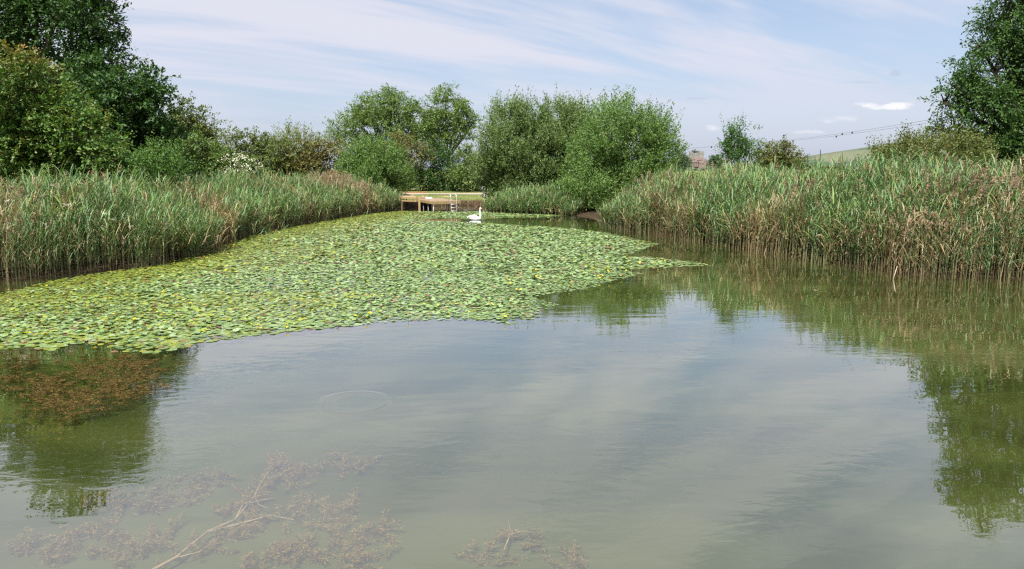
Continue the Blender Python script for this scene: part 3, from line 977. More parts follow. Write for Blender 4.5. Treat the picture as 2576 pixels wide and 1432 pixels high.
def reed_bank(name, label, line, n, width, heights, sign, seed, dryf, lean_mean, plume_f, cat='reeds', wide=1.0, nl=9, bare=0.32, power=1.4):
    rng = np.random.default_rng(seed)
    p, nrm, off, t = bank_points(line, n, width, rng, power)
    xy = p + nrm * sign * off[:, None]
    z = np.where(off < 0.25, -0.15, np.minimum(ground_z(xy[:, 0], xy[:, 1]), 0.5))
    hb = np.interp(t, [a for a, _ in heights], [b for _, b in heights])
    clump = vnoise(xy[:, 0], xy[:, 1], 0.55, seed)
    H = hb * (0.60 + 0.42 * clump + 0.24 * rng.random(n) ** 1.5 - 0.40 * (rng.random(n) < 0.2) * rng.random(n)) * np.clip(0.78 + off * 0.16, 0.7, 1.06)
    d = (vnoise(xy[:, 0], xy[:, 1], 0.33, seed + 1) * 0.65 + 0.35 * rng.random(n))
    dry = (d > dryf(t)).astype(float)
    lean = np.array(lean_mean)[None] * H[:, None] + rng.normal(size=(n, 2)) * 0.13 * H[:, None]
    fallen = rng.random(n) < 0.06 * (off < 1.6)
    lean[fallen] += rng.normal(size=(fallen.sum(), 2)) * 0.75 * H[fallen, None]
    H[fallen] *= 0.62
    dry[fallen] = 1.0
    base = np.stack([xy[:, 0], xy[:, 1], z], 1)
    plume_f = plume_f(t)
    return base, H, lean, dry, (rng.random(n) < plume_f * (0.4 + 0.8 * dry)) & (H > hb * 0.8), off, rng, name, label, cat, nl, wide, bare


def build_reeds(spec, single=0):
    base, H, lean, dry, plume, off, rng, name, label, cat, nl, wide, bare = spec
    order = np.argsort(np.hypot(base[:, 0], base[:, 1] - 0) + 1.5 * np.clip(off, -1, 9))
    pick = order[:0]
    if single:
        vis = np.abs(base[:, 0]) < 0.70 * base[:, 1]
        pick = order[vis[order]][:single]
    rest = np.setdiff1d(np.arange(len(H)), pick)
    V, F4, F3, C = reed_geometry(base[rest], H[rest], lean[rest], dry[rest], rng, nl, wide, plume[rest], bare)
    tag(obj(name, mesh_np(name, V, [F4, F3], M['reed'], C)), label, cat, kind='stuff')
    return base[pick], H[pick], lean[pick], dry[pick]


REEDS = {}
REEDS['left'] = build_reeds(reed_bank('reeds', 'blue green reed bed along the left bank of the pond', left_w, 8200, 5.0,
    [(0, 2.2), (0.45, 2.2), (0.62, 2.1), (0.8, 2.15), (0.92, 1.9), (1, 1.3)], 1, 21,
    lambda t: 0.66 - 0.20 * np.exp(-((t - 0.38) / 0.08) ** 2) - 0.11 * np.exp(-((t - 0.8) / 0.12) ** 2), (0.07, 0.0), lambda t: 0.06 + 0.55 * np.exp(-((t - 0.82) / 0.1) ** 2)), single=130)
REEDS['right'] = build_reeds(reed_bank('reeds', 'tall green and straw coloured reed bed along the right bank', right_w, 9200, 5.5,
    [(0, 1.35), (0.06, 1.95), (0.15, 2.35), (0.3, 2.5), (0.5, 2.5), (1, 2.5)], 1, 33,
    lambda t: 0.60 - 0.10 * np.exp(-((t - 0.62) / 0.06) ** 2) - 0.06 * np.clip((t - 0.65) * 5, 0, 1) - 0.08 * np.exp(-((t - 0.12) / 0.08) ** 2), (0.06, 0.0), lambda t: 0.14 + 0.50 * np.clip(t - 0.40, 0, 1) + 0.35 * np.exp(-((t - 0.12) / 0.06) ** 2)), single=150)
REEDS['willow'] = build_reeds(reed_bank('reeds', 'shorter reed patch at the foot of the willows behind the swan', will_w[:4] , 1400, 3.2,
    [(0, 0.9), (0.15, 1.2), (0.6, 1.4), (0.85, 1.35), (1, 0.9)], 1, 45, lambda t: 0.66 + 0 * t, (0.05, 0.0), lambda t: 0.08 + 0 * t, wide=1.3))


def single_reeds():
    rng = np.random.default_rng(5)
    bank = {}
    for dryv in (0, 1):
        for k in range(7):
            H = np.array([2.6])
            V, F4, F3, C = reed_geometry(np.zeros((1, 3)), H, rng.normal(size=(1, 2)) * 0.2 + np.array((0.15, 0)), np.array([float(dryv)]), rng, 10, 1.0, np.array([dryv == 1]), 0.26)
            bank[(dryv, k)] = mesh_np('reed', V, [F4, F3], M['reed'], C)
    words = {('left', 0): 'green leafy reed stem in the front rows of the left bank', ('left', 1): 'dry straw coloured reed stem in the front rows of the left bank',
             ('right', 0): 'green leafy reed stem in the front rows of the right bank', ('right', 1): 'dry straw coloured reed stem in the front rows of the right bank'}
    for side in ('left', 'right'):
        base, H, lean, dry = REEDS[side]
        for b, h, l, d in zip(base, H, lean, dry):
            dv = int(d)
            o = obj('reed', bank[(dv, int(rng.integers(0, 7)))], None, b)
            s = h / 2.6
            o.scale = (s, s, s)
            o.rotation_euler = (0, 0, float(rng.normal() * 0.5))
            tag(o, words[(side, dv)], 'reed', ('green' if not dv else 'dry') + ' reed stems fronting the %s bank' % side)


single_reeds()

# ------------------------------------------------------------------ water lilies
PADS = [(-520, 905), (-200, 893), (0, 882), (60, 876), (130, 884), (170, 868), (250, 866), (290, 888), (345, 884), (395, 895), (440, 880), (520, 862), (640, 846), (760, 832), (900, 820), (1000, 808), (1080, 806),
        (1180, 806), (1280, 818), (1350, 800), (1360, 782), (1410, 768), (1330, 748), (1400, 738), (1480, 728), (1530, 710), (1612, 690), (1565, 678), (1650, 676), (1720, 672), (1795, 668), (1720, 657),
        (1650, 648), (1575, 645), (1600, 632), (1660, 615), (1600, 602), (1540, 588), (1480, 580), (1400, 572), (1320, 568), (1230, 561), (1120, 558), (1050, 552), (1120, 550), (1200, 553.5), (1260, 549),
        (1330, 548), (1400, 546), (1440, 541), (1300, 538), (1215, 532), (1130, 533), (1000, 531), (900, 541), (780, 563), (640, 592), (560, 618), (470, 650), (380, 668), (260, 686), (200, 694), (110, 712), (0, 738), (-300, 770)]
pads_w = W_(PADS)


def pad_points(rng):
    lo, hi = pads_w.min(0), pads_w.max(0)
    out = []
    n = 0
    while n < 260000:
        q = lo + (hi - lo) * rng.random((120000, 2))
        q = q[inside(pads_w, q[:, 0], q[:, 1])]
        out.append(q); n += len(q)
    q = np.vstack(out)
    area = 0.5 * abs(np.sum(pads_w[:, 0] * np.roll(pads_w[:, 1], -1) - np.roll(pads_w[:, 0], -1) * pads_w[:, 1]))
    q = q[:int(area * 350)]
    d = edge_dist(pads_w, q[:, 0], q[:, 1])
    gapn = vnoise(q[:, 0], q[:, 1], 0.9, 9)
    sparse = np.clip(d / 0.7, 0.35, 1)
    keep = rng.random(len(q)) < np.interp(q[:, 1], [17, 26, 40], [1.0, 0.5, 0.36]) * sparse * np.where(gapn < 0.2, 0.4, 1.0)
    return q[keep]


def pad_mesh(center, r, yaw, tiltdir, tilt, curl, k, notch=True):
    """vectorised pads: rim of k points and a centre"""
    n = len(center)
    th0 = np.linspace(0.16 if notch else 0, 2 * math.pi - (0.16 if notch else 2 * math.pi / k), k)
    th = th0[None] + yaw[:, None]
    wob = 1 + 0.05 * np.sin(3 * th0)[None]
    x, y = np.cos(th) * r[:, None] * wob, np.sin(th) * r[:, None] * wob
    ax = np.cos(tiltdir)[:, None] * x + np.sin(tiltdir)[:, None] * y
    z = ax * np.tan(tilt)[:, None] + curl[:, None] * r[:, None] * (0.5 + 0.5 * np.sin(2 * th + yaw[:, None] * 3))
    cc = np.broadcast_to(center[:, None], (n, k, 3)).copy()
    cc[..., 0] += x; cc[..., 1] += y; cc[..., 2] += z
    lift = np.maximum(0, 0.004 - cc[..., 2].min(1))
    cc[..., 2] += lift[:, None]
    ct = center.copy(); ct[:, 2] += lift + 0.001
    if notch:
        ct[:, 0] += 0.0
    V = np.concatenate([cc, ct[:, None]], 1).reshape(-1, 3)
    b = (np.arange(n) * (k + 1))[:, None]
    i = np.arange(k - 1 if notch else k)[None]
    F = np.stack([b + i, b + (i + 1) % k, np.broadcast_to(b + k, (n, i.shape[1]))], -1).reshape(-1, 3)
    return V, F


PADC = np.array([(0.125, 0.190, 0.055), (0.150, 0.215, 0.075), (0.180, 0.240, 0.095), (0.200, 0.255, 0.125), (0.095, 0.155, 0.040)])
PADY = np.array([(0.235, 0.270, 0.030), (0.195, 0.260, 0.042), (0.235, 0.270, 0.046), (0.165, 0.235, 0.042)])
PADR = np.array([(0.230, 0.115, 0.065), (0.185, 0.085, 0.055), (0.260, 0.170, 0.070), (0.230, 0.190, 0.060)])


def build_pads():
    rng = np.random.default_rng(77)
    q = pad_points(rng)
    n = len(q)
    dl = edge_dist(left_w, q[:, 0], q[:, 1], False)
    yel = np.clip(1.15 - dl / 5.5, 0, 1) * 0.95 + 0.5 * (vnoise(q[:, 0], q[:, 1], 0.35, 4) - 0.5)
    yel += np.clip((-1.5 - q[:, 0]) / 6, 0, 0.45) * (q[:, 1] < 18)
    r = 0.034 + 0.018 * rng.random(n) + np.interp(q[:, 1], [18, 30], [0, 0.018])
    r += 0.018 * np.clip((-1.0 - q[:, 0]) / 4, 0, 1) * np.clip((15 - q[:, 1]) / 3, 0, 1)
    r *= 0.78 + 0.5 * vnoise(q[:, 0], q[:, 1], 1.6, 19)
    r *= np.where(yel > 0.75, 0.85, 1.0)
    z = 0.003 + 0.016 * rng.random(n)
    c = np.array((1.24, 1.30, 1.32)) * PADC[rng.integers(0, 5, n)] * (0.87 + 0.26 * rng.random((n, 1)))
    yy = PADY[rng.integers(0, 4, n)] * (0.87 + 0.26 * rng.random((n, 1)))
    isy = rng.random(n) < np.clip(yel, 0.06, 0.95)
    c[isy] = yy[isy]
    redp = 0.045 + 0.05 * (vnoise(q[:, 0], q[:, 1], 0.8, 6) > 0.62)
    red = rng.random(n) < redp
    c[red] = (PADR[rng.integers(0, 4, n)] * (0.7 + 0.5 * rng.random((n, 1))))[red]
    tilt = np.abs(rng.normal(size=n)) * 0.05
    edge = edge_dist(pads_w, q[:, 0], q[:, 1])
    up = rng.random(n) < 0.34 * np.clip(edge / 1.0 - 0.2, 0.05, 1) * np.clip(1 - yel, 0.25, 1)
    tilt[up] = 0.08 + 0.36 * rng.random(up.sum()) ** 1.6
    z[up] += 0.008 + r[up] * 0.35
    curl = 0.05 * rng.random(n) + np.where(up, 0.18 * rng.random(n), 0)
    yaw, td = rng.random(n) * 6.283, rng.random(n) * 6.283
    ctr = np.stack([q[:, 0], q[:, 1], z], 1)
    # the 300 that show largest stand alone
    dist = np.hypot(q[:, 0], q[:, 1])
    vis = (np.abs(q[:, 0]) < 0.685 * q[:, 1]) & ~up
    order = np.argsort(np.where(vis, dist - 6 * r, 1e9))
    solo = order[:290]
    mass = np.setdiff1d(np.arange(n), solo)
    near = mass[dist[mass] < 22]
    far = mass[dist[mass] >= 22]
    V1, F1 = pad_mesh(ctr[near], r[near], yaw[near], td[near], tilt[near], curl[near], 7)
    V2, F2 = pad_mesh(ctr[far], r[far] * 1.06, yaw[far], td[far], tilt[far], curl[far], 6, False)
    F2 = (np.arange(len(far)) * 7)[:, None] + np.arange(6)[None]
    V = np.vstack([V1, V2])
    C = np.concatenate([np.repeat(c[near], 8, 0), np.repeat(c[far], 7, 0)])
    tag(obj('lily_pads', mesh_np('lily_pads', V, [F1, F2 + len(V1)], M['pad'], C)), 'dense carpet of small floating lily pads across the pond', 'lily pads', kind='stuff')
    # shared meshes for single pads
    kinds = {}
    for kind, pal in (('green', PADC), ('yellow', PADY), ('red', PADR)):
        for k in range(6):
            one = np.zeros((1, 3)); rr = np.array([1.0])
            V, F = pad_mesh(one, rr, np.array([0.0]), np.array([rng.random() * 6]), np.array([0.03 * rng.random()]), np.array([0.05 * rng.random()]), 14)
            V[:, 2] -= V[:, 2].min()
            cc = pal[rng.integers(0, len(pal))] * (0.85 + 0.3 * rng.random())
            cv = np.tile(cc, (len(V), 1)) * (0.94 + 0.12 * rng.random((len(V), 1)))
            kinds[(kind, k)] = mesh_np('lily_pad', V, [F], M['pad'], cv)
    lab = {'green': 'round green lily pad floating along the near edge of the lily bed', 'yellow': 'yellow green lily pad floating along the near edge of the lily bed',
           'red': 'reddish brown lily pad floating along the near edge of the lily bed'}
    for i in solo:
        kind = 'red' if red[i] else ('yellow' if isy[i] else 'green')
        o = obj('lily_pad', kinds[(kind, int(rng.integers(0, 6)))], None, (q[i, 0], q[i, 1], float(z[i]) * 0.6))
        o.scale = (r[i], r[i], r[i] * 0.8)
        o.rotation_euler = (0, 0, yaw[i])
        tag(o, lab[kind], 'lily pad', kind + ' lily pads along the near edge')
    return q, dist


PQ, PD = build_pads()


def build_flowers():
    rng = np.random.default_rng(99)
    mats = []
    for k in range(5):
        b = MB()
        hgt = 0.07 + 0.04 * rng.random()
        b.tube([(0, 0, -0.02), (0.006, 0.003, hgt * 0.6), (0.01, 0.005, hgt)], 0.0028, 4, (0.10, 0.13, 0.03), cap=False)
        top = np.array((0.01, 0.005, hgt))
        for j in range(5):
            a = j * 2 * math.pi / 5 + rng.random() * 0.2
            o_, s_ = np.array((math.cos(a), math.sin(a), 0)), np.array((-math.sin(a), math.cos(a), 0))
            L = 0.027
            V = [top, top + o_ * L * .55 + s_ * L * .42 + (0, 0, L * .35), top + o_ * L * 1.05 + s_ * L * 0.2 + (0, 0, L * .42), top + o_ * L * 1.05 - s_ * L * 0.2 + (0, 0, L * .42),
                 top + o_ * L * .55 - s_ * L * .42 + (0, 0, L * .35)]
            b.add(V, [], [(0, 1, 2), (0, 2, 3), (0, 3, 4)], (0.80, 0.62, 0.02))
        mats.append(b.mesh('yellow_flower', M['petal']))
    # more toward the right-hand part of the bed and the near edge
    d = edge_dist(pads_w, PQ[:, 0], PQ[:, 1])
    w = np.exp(-PD / 9.0) * (0.12 + np.exp(-d / 0.7)) + 0.25 * np.exp(-((PQ[:, 0] - 3.2) / 1.6) ** 2 - ((PQ[:, 1] - 19) / 4.5) ** 2) + 0.012
    w *= (np.abs(PQ[:, 0]) < 0.69 * PQ[:, 1]) * np.where(PQ[:, 1] > 36, 0.35, 1.0)
    w *= 0.25 + 1.5 * (vnoise(PQ[:, 0], PQ[:, 1], 1.1, 14) > 0.55)
    idx = rng.choice(len(PQ), 210, replace=False, p=w / w.sum())
    for i in idx:
        o = obj('yellow_flower', mats[int(rng.integers(0, 5))], None, (PQ[i, 0] + 0.02, PQ[i, 1] - 0.03, 0.01))
        s = 0.7 + 0.5 * rng.random()
        o.scale = (s, s, s)
        o.rotation_euler = (0.25 * rng.normal(), 0.25 * rng.normal(), rng.random() * 6.28)
        tag(o, 'small yellow water lily flower standing above the pads', 'flower', 'yellow flowers among the lily pads')


build_flowers()


def lone_shoots():
    """thin young reeds standing out in the lily bed and in the open water at right"""
    rng = np.random.default_rng(123)
    var = []
    for k in range(6):
        dryv = 1.0 if k > 3 else 0.0
        V, F4, F3, C = reed_geometry(np.zeros((1, 3)), np.array([1.0]), rng.normal(size=(1, 2)) * 0.12, np.array([dryv]), rng, 5, 0.8, None, 0.3)
        var.append(mesh_np('reed_shoot', V, [F4, F3], M['reed'], C))
    spots = []
    for _ in range(70):
        px = rng.uniform(560, 960)
        lo = np.interp(px, [560, 640, 780, 960], [650, 615, 585, 560])
        py = lo + rng.random() ** 1.3 * np.interp(px, [560, 700, 820, 960], [45, 70, 65, 30])
        if rng.random() < 0.6:
            px = 710 + rng.normal() * 30 if rng.random() < 0.5 else 820 + rng.normal() * 22
        spots.append((px, py, 0.35 + 0.6 * rng.random(), 'thin young reed shoot standing in the lily bed near the left bank', 'reed shoots in the lily bed'))
    for px, py in ((1672, 616), (1748, 642), (1752, 655), (1856, 690), (1864, 688), (1870, 692), (1862, 694), (1875, 686), (1700, 640)):
        spots.append((px, py, 0.30 + 0.35 * rng.random(), 'young reed shoot standing in open water off the right bank', 'reed shoots off the right bank'))
    for px, py, h, lab, grp in spots:
        p = at(px, py)
        o = obj('reed_shoot', var[int(rng.integers(0, 6))], None, (p[0], p[1], -0.06))
        o.scale = (h, h, h * 1.1)
        o.rotation_euler = (0, 0, rng.random() * 6.28)
        tag(o, lab, 'reed shoot', grp)
    b = MB()
    p = at(2243, 702)
    b.tube([p + (-0.02, 0, -0.2), p + (0.06, 0, 0.10), p + (0.13, 0.02, 0.36)], [0.014, 0.013, 0.009], 6, (0.42, 0.35, 0.24))
    tag(b.build('bare_stick', M['bark'], None, True), 'bare pale stick poking out of the water before the right reeds', 'stick')


lone_shoots()


def white_flowers():
    """creamy umbels standing in the front of the left reeds"""
    rng = np.random.default_rng(64)
    kinds = []
    for k in range(4):
        b = MB()
        b.tube([(0.05, 0, -1.1), (0.02, 0, -0.5), (0, 0, -0.02)], [0.008, 0.006, 0.004], 5, (0.12, 0.15, 0.05))
        for j in range(26):
            q = rng.normal(size=3) * np.array((0.07, 0.06, 0.022))
            v, f = leaf_geometry(q[None], unit(rng.normal(size=(1, 3))), unit(np.array([[0.1, -0.3, 1.0]]) + 0.3 * rng.normal(size=(1, 3))), np.array([0.055]), np.array([0.045]))
            b.add(v, f, col=np.array((0.50, 0.47, 0.37)) * rng.uniform(0.75, 1.1))
        kinds.append(b.mesh('white_flower_head', M['petal']))
    for px, py in ((170, 515), (114, 565), (282, 552), (421, 587), (134, 466), (55, 458), (110, 491), (262, 537), (30, 470), (205, 462), (22, 505), (330, 570), (90, 448), (415, 572)):
        sh = np.interp(px, [a for a, _ in LEFT_SHORE], [b for _, b in LEFT_SHORE])
        Y = at(px, sh)[1] + 0.10
        if py < 475: Y += 1.6
        p = P(px, py, Y)
        o = obj('white_flower_head', kinds[int(rng.integers(0, 4))], None, p)
        o.rotation_euler = (rng.normal() * 0.15, rng.normal() * 0.15, rng.random() * 6.28)
        s_ = rng.uniform(0.45, 0.85)
        o.scale = (s_, s_, s_)
        tag(o, 'creamy white wildflower head among the left bank reeds', 'flower', 'white flower heads in the left reeds')


white_flowers()

# ------------------------------------------------------------------ underwater weed and branch
def weed_patch(name, label, plumes, seed, col, zr, spread, lsz, dens):
    """bottle-brush plumes of weed lying just under the surface"""
    rng = np.random.default_rng(seed)
    Vs, Fs, Cs, off = [], [], [], 0
    for (px, py, ex, ey, w) in plumes:
        a, b = at(px, py), at(ex, ey)
        L = np.linalg.norm(b - a)
        for _ in range(w):
            st = a + np.append(rng.normal(size=2) * spread, 0)
            dr = unit((b - a) + np.append(rng.normal(size=2) * 0.25 * L, 0))
            ln = L * (0.5 + 0.6 * rng.random())
            k = int(dens * 70 * ln / 0.4) + 20
            s = np.sort(rng.random(k))
            cur = rng.normal() * 0.25
            sd = np.array((-dr[1], dr[0], 0))
            pts = st + dr * (s * ln)[:, None] + sd * (cur * ln * s * s)[:, None]
            pts[:, 2] = rng.uniform(min(zr[:2]), max(zr[:2])) + 0.03 * np.sin(s * 4 + rng.random() * 6)
            dd = unit(rng.normal(size=(k, 3)) * np.array((0.55, 0.55, 0.2)) + dr * 0.7)
            v, f = leaf_geometry(pts + rng.normal(size=pts.shape) * 0.012, dd, unit(rng.normal(size=(k, 3)) + np.array((0, 0, 0.8))), lsz * 0.075 * (0.5 + rng.random(k)), np.full(k, 0.014 * lsz))
            v[:, 2] = np.minimum(v[:, 2], zr[2])
            Vs.append(v); Fs.append(f + off); off += len(v)
            Cs.append(np.repeat(np.array(col) * (0.35 + 1.4 * rng.random((k, 1)) ** 2), 4, 0))
    me = mesh_np(name, np.vstack(Vs), [np.vstack(Fs)], M['weed'], np.vstack(Cs))
    return tag(obj(name, me), label, 'water weed', kind='stuff')


def build_weeds():
    rng = np.random.default_rng(8)
    brown = []
    for _ in range(170):
        u, v = rng.random(), rng.random()
        px = 70 + 320 * u
        py = np.interp(px, [70, 200, 390], [1015, 985, 945]) + (v - 0.5) * np.interp(px, [70, 200, 390], [70, 125, 75])
        brown.append((px, py, px + rng.normal() * 40 + 15, py - 8 + rng.normal() * 14, 3))
    for _ in range(26):
        px = rng.uniform(230, 395); py = rng.uniform(885, 925)
        brown.append((px, py, px + rng.normal() * 40, py + rng.normal() * 8, 2))
    for _ in range(16):
        px = rng.uniform(-30, 60); py = rng.uniform(890, 990)
        brown.append((px, py, px + 45, py + rng.normal() * 8, 3))
    weed_patch('water_weed', 'dark brown weed floating just under the surface below the lily bed', brown, 3, (0.125, 0.088, 0.026), (-0.045, 0.002, 0.006), 0.08, 0.8, 1.0)
    pale = []
    arms = [((140, 1385), (330, 1330)), ((90, 1400), (260, 1300)), ((300, 1400), (430, 1330)), ((330, 1260), (520, 1215)), ((420, 1210), (560, 1190)), ((560, 1270), (760, 1180)), ((640, 1250), (700, 1130)),
            ((700, 1190), (860, 1140)), ((600, 1330), (760, 1240)), ((430, 1420), (640, 1290)), ((560, 1432), (730, 1350)), ((760, 1300), (900, 1260)), ((720, 1400), (880, 1330)), ((860, 1350), (960, 1300)),
            ((200, 1270), (330, 1240)), ((20, 1360), (130, 1340)), ((820, 1420), (930, 1390)), ((640, 1420), (720, 1385)), ((1195, 1395), (1235, 1370)), ((1260, 1330), (1340, 1330)), ((1420, 1440), (1440, 1390)), ((880, 1170), (930, 1150))]
    for a, b in arms:
        a, b = np.array(a, float), np.array(b, float)
        n = int(np.hypot(*(b - a)) / 13) + 2
        for k in range(n):
            p = a + (b - a) * rng.random() + rng.normal(size=2) * 9
            e = p + (b - a) / np.hypot(*(b - a)) * rng.uniform(15, 45) + rng.normal(size=2) * 16
            pale.append((p[0], p[1], e[0], e[1], 2))
    weed_patch('water_weed', 'pale brown silted weed drifting under the water at the bottom left', pale, 4, (0.27, 0.195, 0.066), (-0.012, -0.125, -0.005), 0.045, 0.52, 2.5)
    b = MB()
    pale_c = (0.32, 0.24, 0.155)
    def limb(pts, r0, r1, z0=-0.03):
        q = [at(*p) + (0, 0, z0) for p in pts]
        n = len(q)
        b.tube(q, np.linspace(r0, r1, n), 6, pale_c)
    limb([(370, 1432), (440, 1395), (520, 1330), (590, 1300), (640, 1240), (660, 1200), (690, 1160)], 0.014, 0.006)
    limb([(520, 1330), (600, 1310), (680, 1288), (740, 1300)], 0.010, 0.004)
    limb([(590, 1300), (610, 1262), (660, 1250), (700, 1245)], 0.008, 0.003)
    limb([(640, 1240), (650, 1262), (672, 1270)], 0.006, 0.003)
    limb([(660, 1200), (700, 1190), (740, 1170)], 0.006, 0.003)
    limb([(440, 1395), (500, 1380), (560, 1340)], 0.007, 0.003)
    tag(b.build('sunken_branch', M['bark'], None, True), 'pale forked branch lying under the water among weed at bottom left', 'branch')
    b = MB()
    limb([(1268, 1375), (1285, 1330), (1278, 1300)], 0.008, 0.004)
    limb([(1285, 1330), (1320, 1328), (1345, 1332)], 0.005, 0.003)
    limb([(1285, 1330), (1262, 1330)], 0.005, 0.003)
    tag(b.build('sunken_twig', M['bark'], None, True), 'small forked twig under the water at the bottom middle', 'twig')


build_weeds()

# ------------------------------------------------------------------ jetty and its ladder
OCH = (0.36, 0.25, 0.125)


def build_jetty():
    rng = np.random.default_rng(31)
    zt = 0.74
    fl, fr = at(1088.5, 507, zt), at(1157, 505.2, zt)
    bl, br = at(1050, 500.8, zt), at(1104, 498.2, zt)
    root_p = np.array(((fl[0] + br[0]) / 2, (fl[1] + br[1]) / 2, 0))
    root = empty('jetty', root_p)
    tag(root, 'timber bathing jetty with a square platform on thin legs', 'jetty')
    # deck boards run across from the left edge to the right edge
    n = 18
    me_cache = []
    for k in range(n):
        a, b = (k + 0.03) / n, (k + 0.97) / n
        q = [fl + (bl - fl) * a, fr + (br - fr) * a, fr + (br - fr) * b, fl + (bl - fl) * b]
        m = MB()
        dz = rng.normal() * 0.0015
        v = [p + (0, 0, dz - 0.028) for p in q] + [p + (0, 0, dz) for p in q]
        m.add(v, [(3, 2, 1, 0), (4, 5, 6, 7), (0, 1, 5, 4), (1, 2, 6, 5), (2, 3, 7, 6), (3, 0, 4, 7)], col=np.array((0.27, 0.20, 0.135)) * rng.uniform(0.85, 1.12))
        m.build('plank', M['wood'], root, shift=root_p)
    def beam(p, q, w, h, name, col=OCH, drop=0.0, out=0.03):
        p, q = np.array(p), np.array(q)
        d = q - p
        ln = np.hypot(d[0], d[1])
        m = MB()
        c = (p + q) / 2
        rz = math.atan2(d[1], d[0])
        m.box((c[0] + math.sin(rz) * out, c[1] - math.cos(rz) * out, c[2] - h / 2 - drop), (ln, w, h), rz, col, 0.006)
        return m.build(name, M['wood'], root, shift=root_p)
    beam(fl, fr, 0.05, 0.20, 'fascia', drop=0.004)
    beam(bl, fl, 0.05, 0.20, 'fascia', np.array(OCH) * 0.95, drop=0.004)
    beam(fr, br, 0.05, 0.20, 'fascia', np.array(OCH) * 0.95, drop=0.004)
    beam(br, bl, 0.05, 0.20, 'fascia', np.array(OCH) * 0.95, drop=0.004)
    for f in (0.25, 0.5, 0.75):
        beam(bl + (br - bl) * f, fl + (fr - fl) * f, 0.05, 0.15, 'joist', np.array(OCH) * 0.9, drop=0.031, out=0)
    def leg(p, r=0.03, col=(0.42, 0.40, 0.37)):
        m = MB()
        m.tube([(p[0], p[1], -0.9), (p[0] + 0.012, p[1], 0.1), (p[0], p[1], zt - 0.10)], r, 8, col)
        m.build('leg', M['bark'], root, True, shift=root_p)
    inn = lambda u, v: fl + (fr - fl) * u + (bl - fl) * v
    for u, v, r in ((0.03, 0.02, 0.042), (0.03, 0.35, 0.034), (0.03, 0.66, 0.03), (0.03, 0.95, 0.03), (0.55, 0.10, 0.034), (0.96, 0.04, 0.034), (0.96, 0.6, 0.03), (0.5, 0.95, 0.03)):
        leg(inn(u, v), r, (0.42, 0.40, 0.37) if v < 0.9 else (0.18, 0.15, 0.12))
    # added boards, near-black to stand in for deep shade under the platform
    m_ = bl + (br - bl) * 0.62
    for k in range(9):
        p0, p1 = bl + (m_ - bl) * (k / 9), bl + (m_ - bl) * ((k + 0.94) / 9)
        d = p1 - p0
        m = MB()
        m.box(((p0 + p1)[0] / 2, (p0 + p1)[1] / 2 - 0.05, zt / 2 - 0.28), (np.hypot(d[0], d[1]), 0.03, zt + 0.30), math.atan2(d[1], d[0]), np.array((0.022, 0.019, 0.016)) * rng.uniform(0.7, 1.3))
        m.build('shade_board', M['wood'], root, shift=root_p)
    # raised walkway from the bank, with its thick ochre post
    zw = 0.98
    c1, c2 = at(1048, 496.2, zw), at(1010, 495.2, zw)
    c3, c4 = at(1000, 486.5, zw), at(1022, 487.2, zw)
    nn_ = 12
    for k in range(nn_):
        a, b = (k + 0.03) / nn_, (k + 0.97) / nn_
        q = [c2 + (c3 - c2) * a, c1 + (c4 - c1) * a, c1 + (c4 - c1) * b, c2 + (c3 - c2) * b]
        m = MB()
        v = [p + (0, 0, -0.03) for p in q] + [p for p in q]
        m.add(v, [(3, 2, 1, 0), (4, 5, 6, 7), (0, 1, 5, 4), (1, 2, 6, 5), (2, 3, 7, 6), (3, 0, 4, 7)], col=np.array((0.31, 0.235, 0.145)) * rng.uniform(0.85, 1.12))
        m.build('plank', M['wood'], root, shift=root_p)
    beam(c2, c1, 0.05, 0.14, 'fascia', OCH, 0.004)
    beam(c1, c4, 0.05, 0.14, 'fascia', OCH, 0.004)
    beam(c2 + (0, 0, -0.26), c1 + (0, 0, -0.26), 0.05, 0.09, 'rail', OCH)
    pp = at(1048.5, 533)
    m = MB(); m.box((pp[0], c1[1] - 0.12, zw / 2 - 0.45), (0.15, 0.15, zw + 0.9), 0.1, np.array(OCH) * 1.05, 0.008)
    m.build('post', M['wood'], root, shift=root_p)
    for p in (c2, c3, c4):
        m = MB(); m.box((p[0], p[1], zw / 2 - 0.5), (0.1, 0.1, zw + 0.92), 0.1, np.array(OCH) * 0.7, 0.006)
        m.build('post', M['wood'], root, shift=root_p)
    m = MB()
    st = at(1057, 500.5, zt)
    m.box((st[0] + 0.16, st[1], zt + 0.09), (0.52, 0.3, 0.175), 0.12, OCH, 0.008)
    m.build('step', M['wood'], root, shift=root_p)
    # ladder hooked over the front edge
    lad_p = fl + (fr - fl) * 0.74
    lad = empty('swim_ladder', (lad_p[0], lad_p[1], 0))
    tag(lad, 'steel swimming ladder hooked over the front of the jetty', 'ladder')
    sc = (fr - fl) / np.linalg.norm(fr - fl)
    bk = np.array((-sc[1], sc[0], 0))
    w = 0.225
    for s in (-1, 1):
        o_ = sc * s * w
        m = MB()
        pts = [o_ - bk * 0.13 + (0, 0, -0.55), o_ - bk * 0.11 + (0, 0, 0.3), o_ - bk * 0.09 + (0, 0, zt + 0.30), o_ - bk * 0.05 + (0, 0, zt + 0.42), o_ + bk * 0.06 + (0, 0, zt + 0.47),
               o_ + bk * 0.19 + (0, 0, zt + 0.42), o_ + bk * 0.24 + (0, 0, zt + 0.28), o_ + bk * 0.25 + (0, 0, zt + 0.005)]
        m.tube(pts, 0.019, 8, (0.72, 0.72, 0.74))
        m.build('rail', M['steel'], lad, True)
    for z in (0.02, 0.27, 0.50, -0.25):
        m = MB()
        m.tube([sc * -w - bk * 0.115 + (0, 0, z), sc * w - bk * 0.115 + (0, 0, z)], 0.018, 8, (0.72, 0.72, 0.74))
        m.build('rung', M['steel'], lad, True)
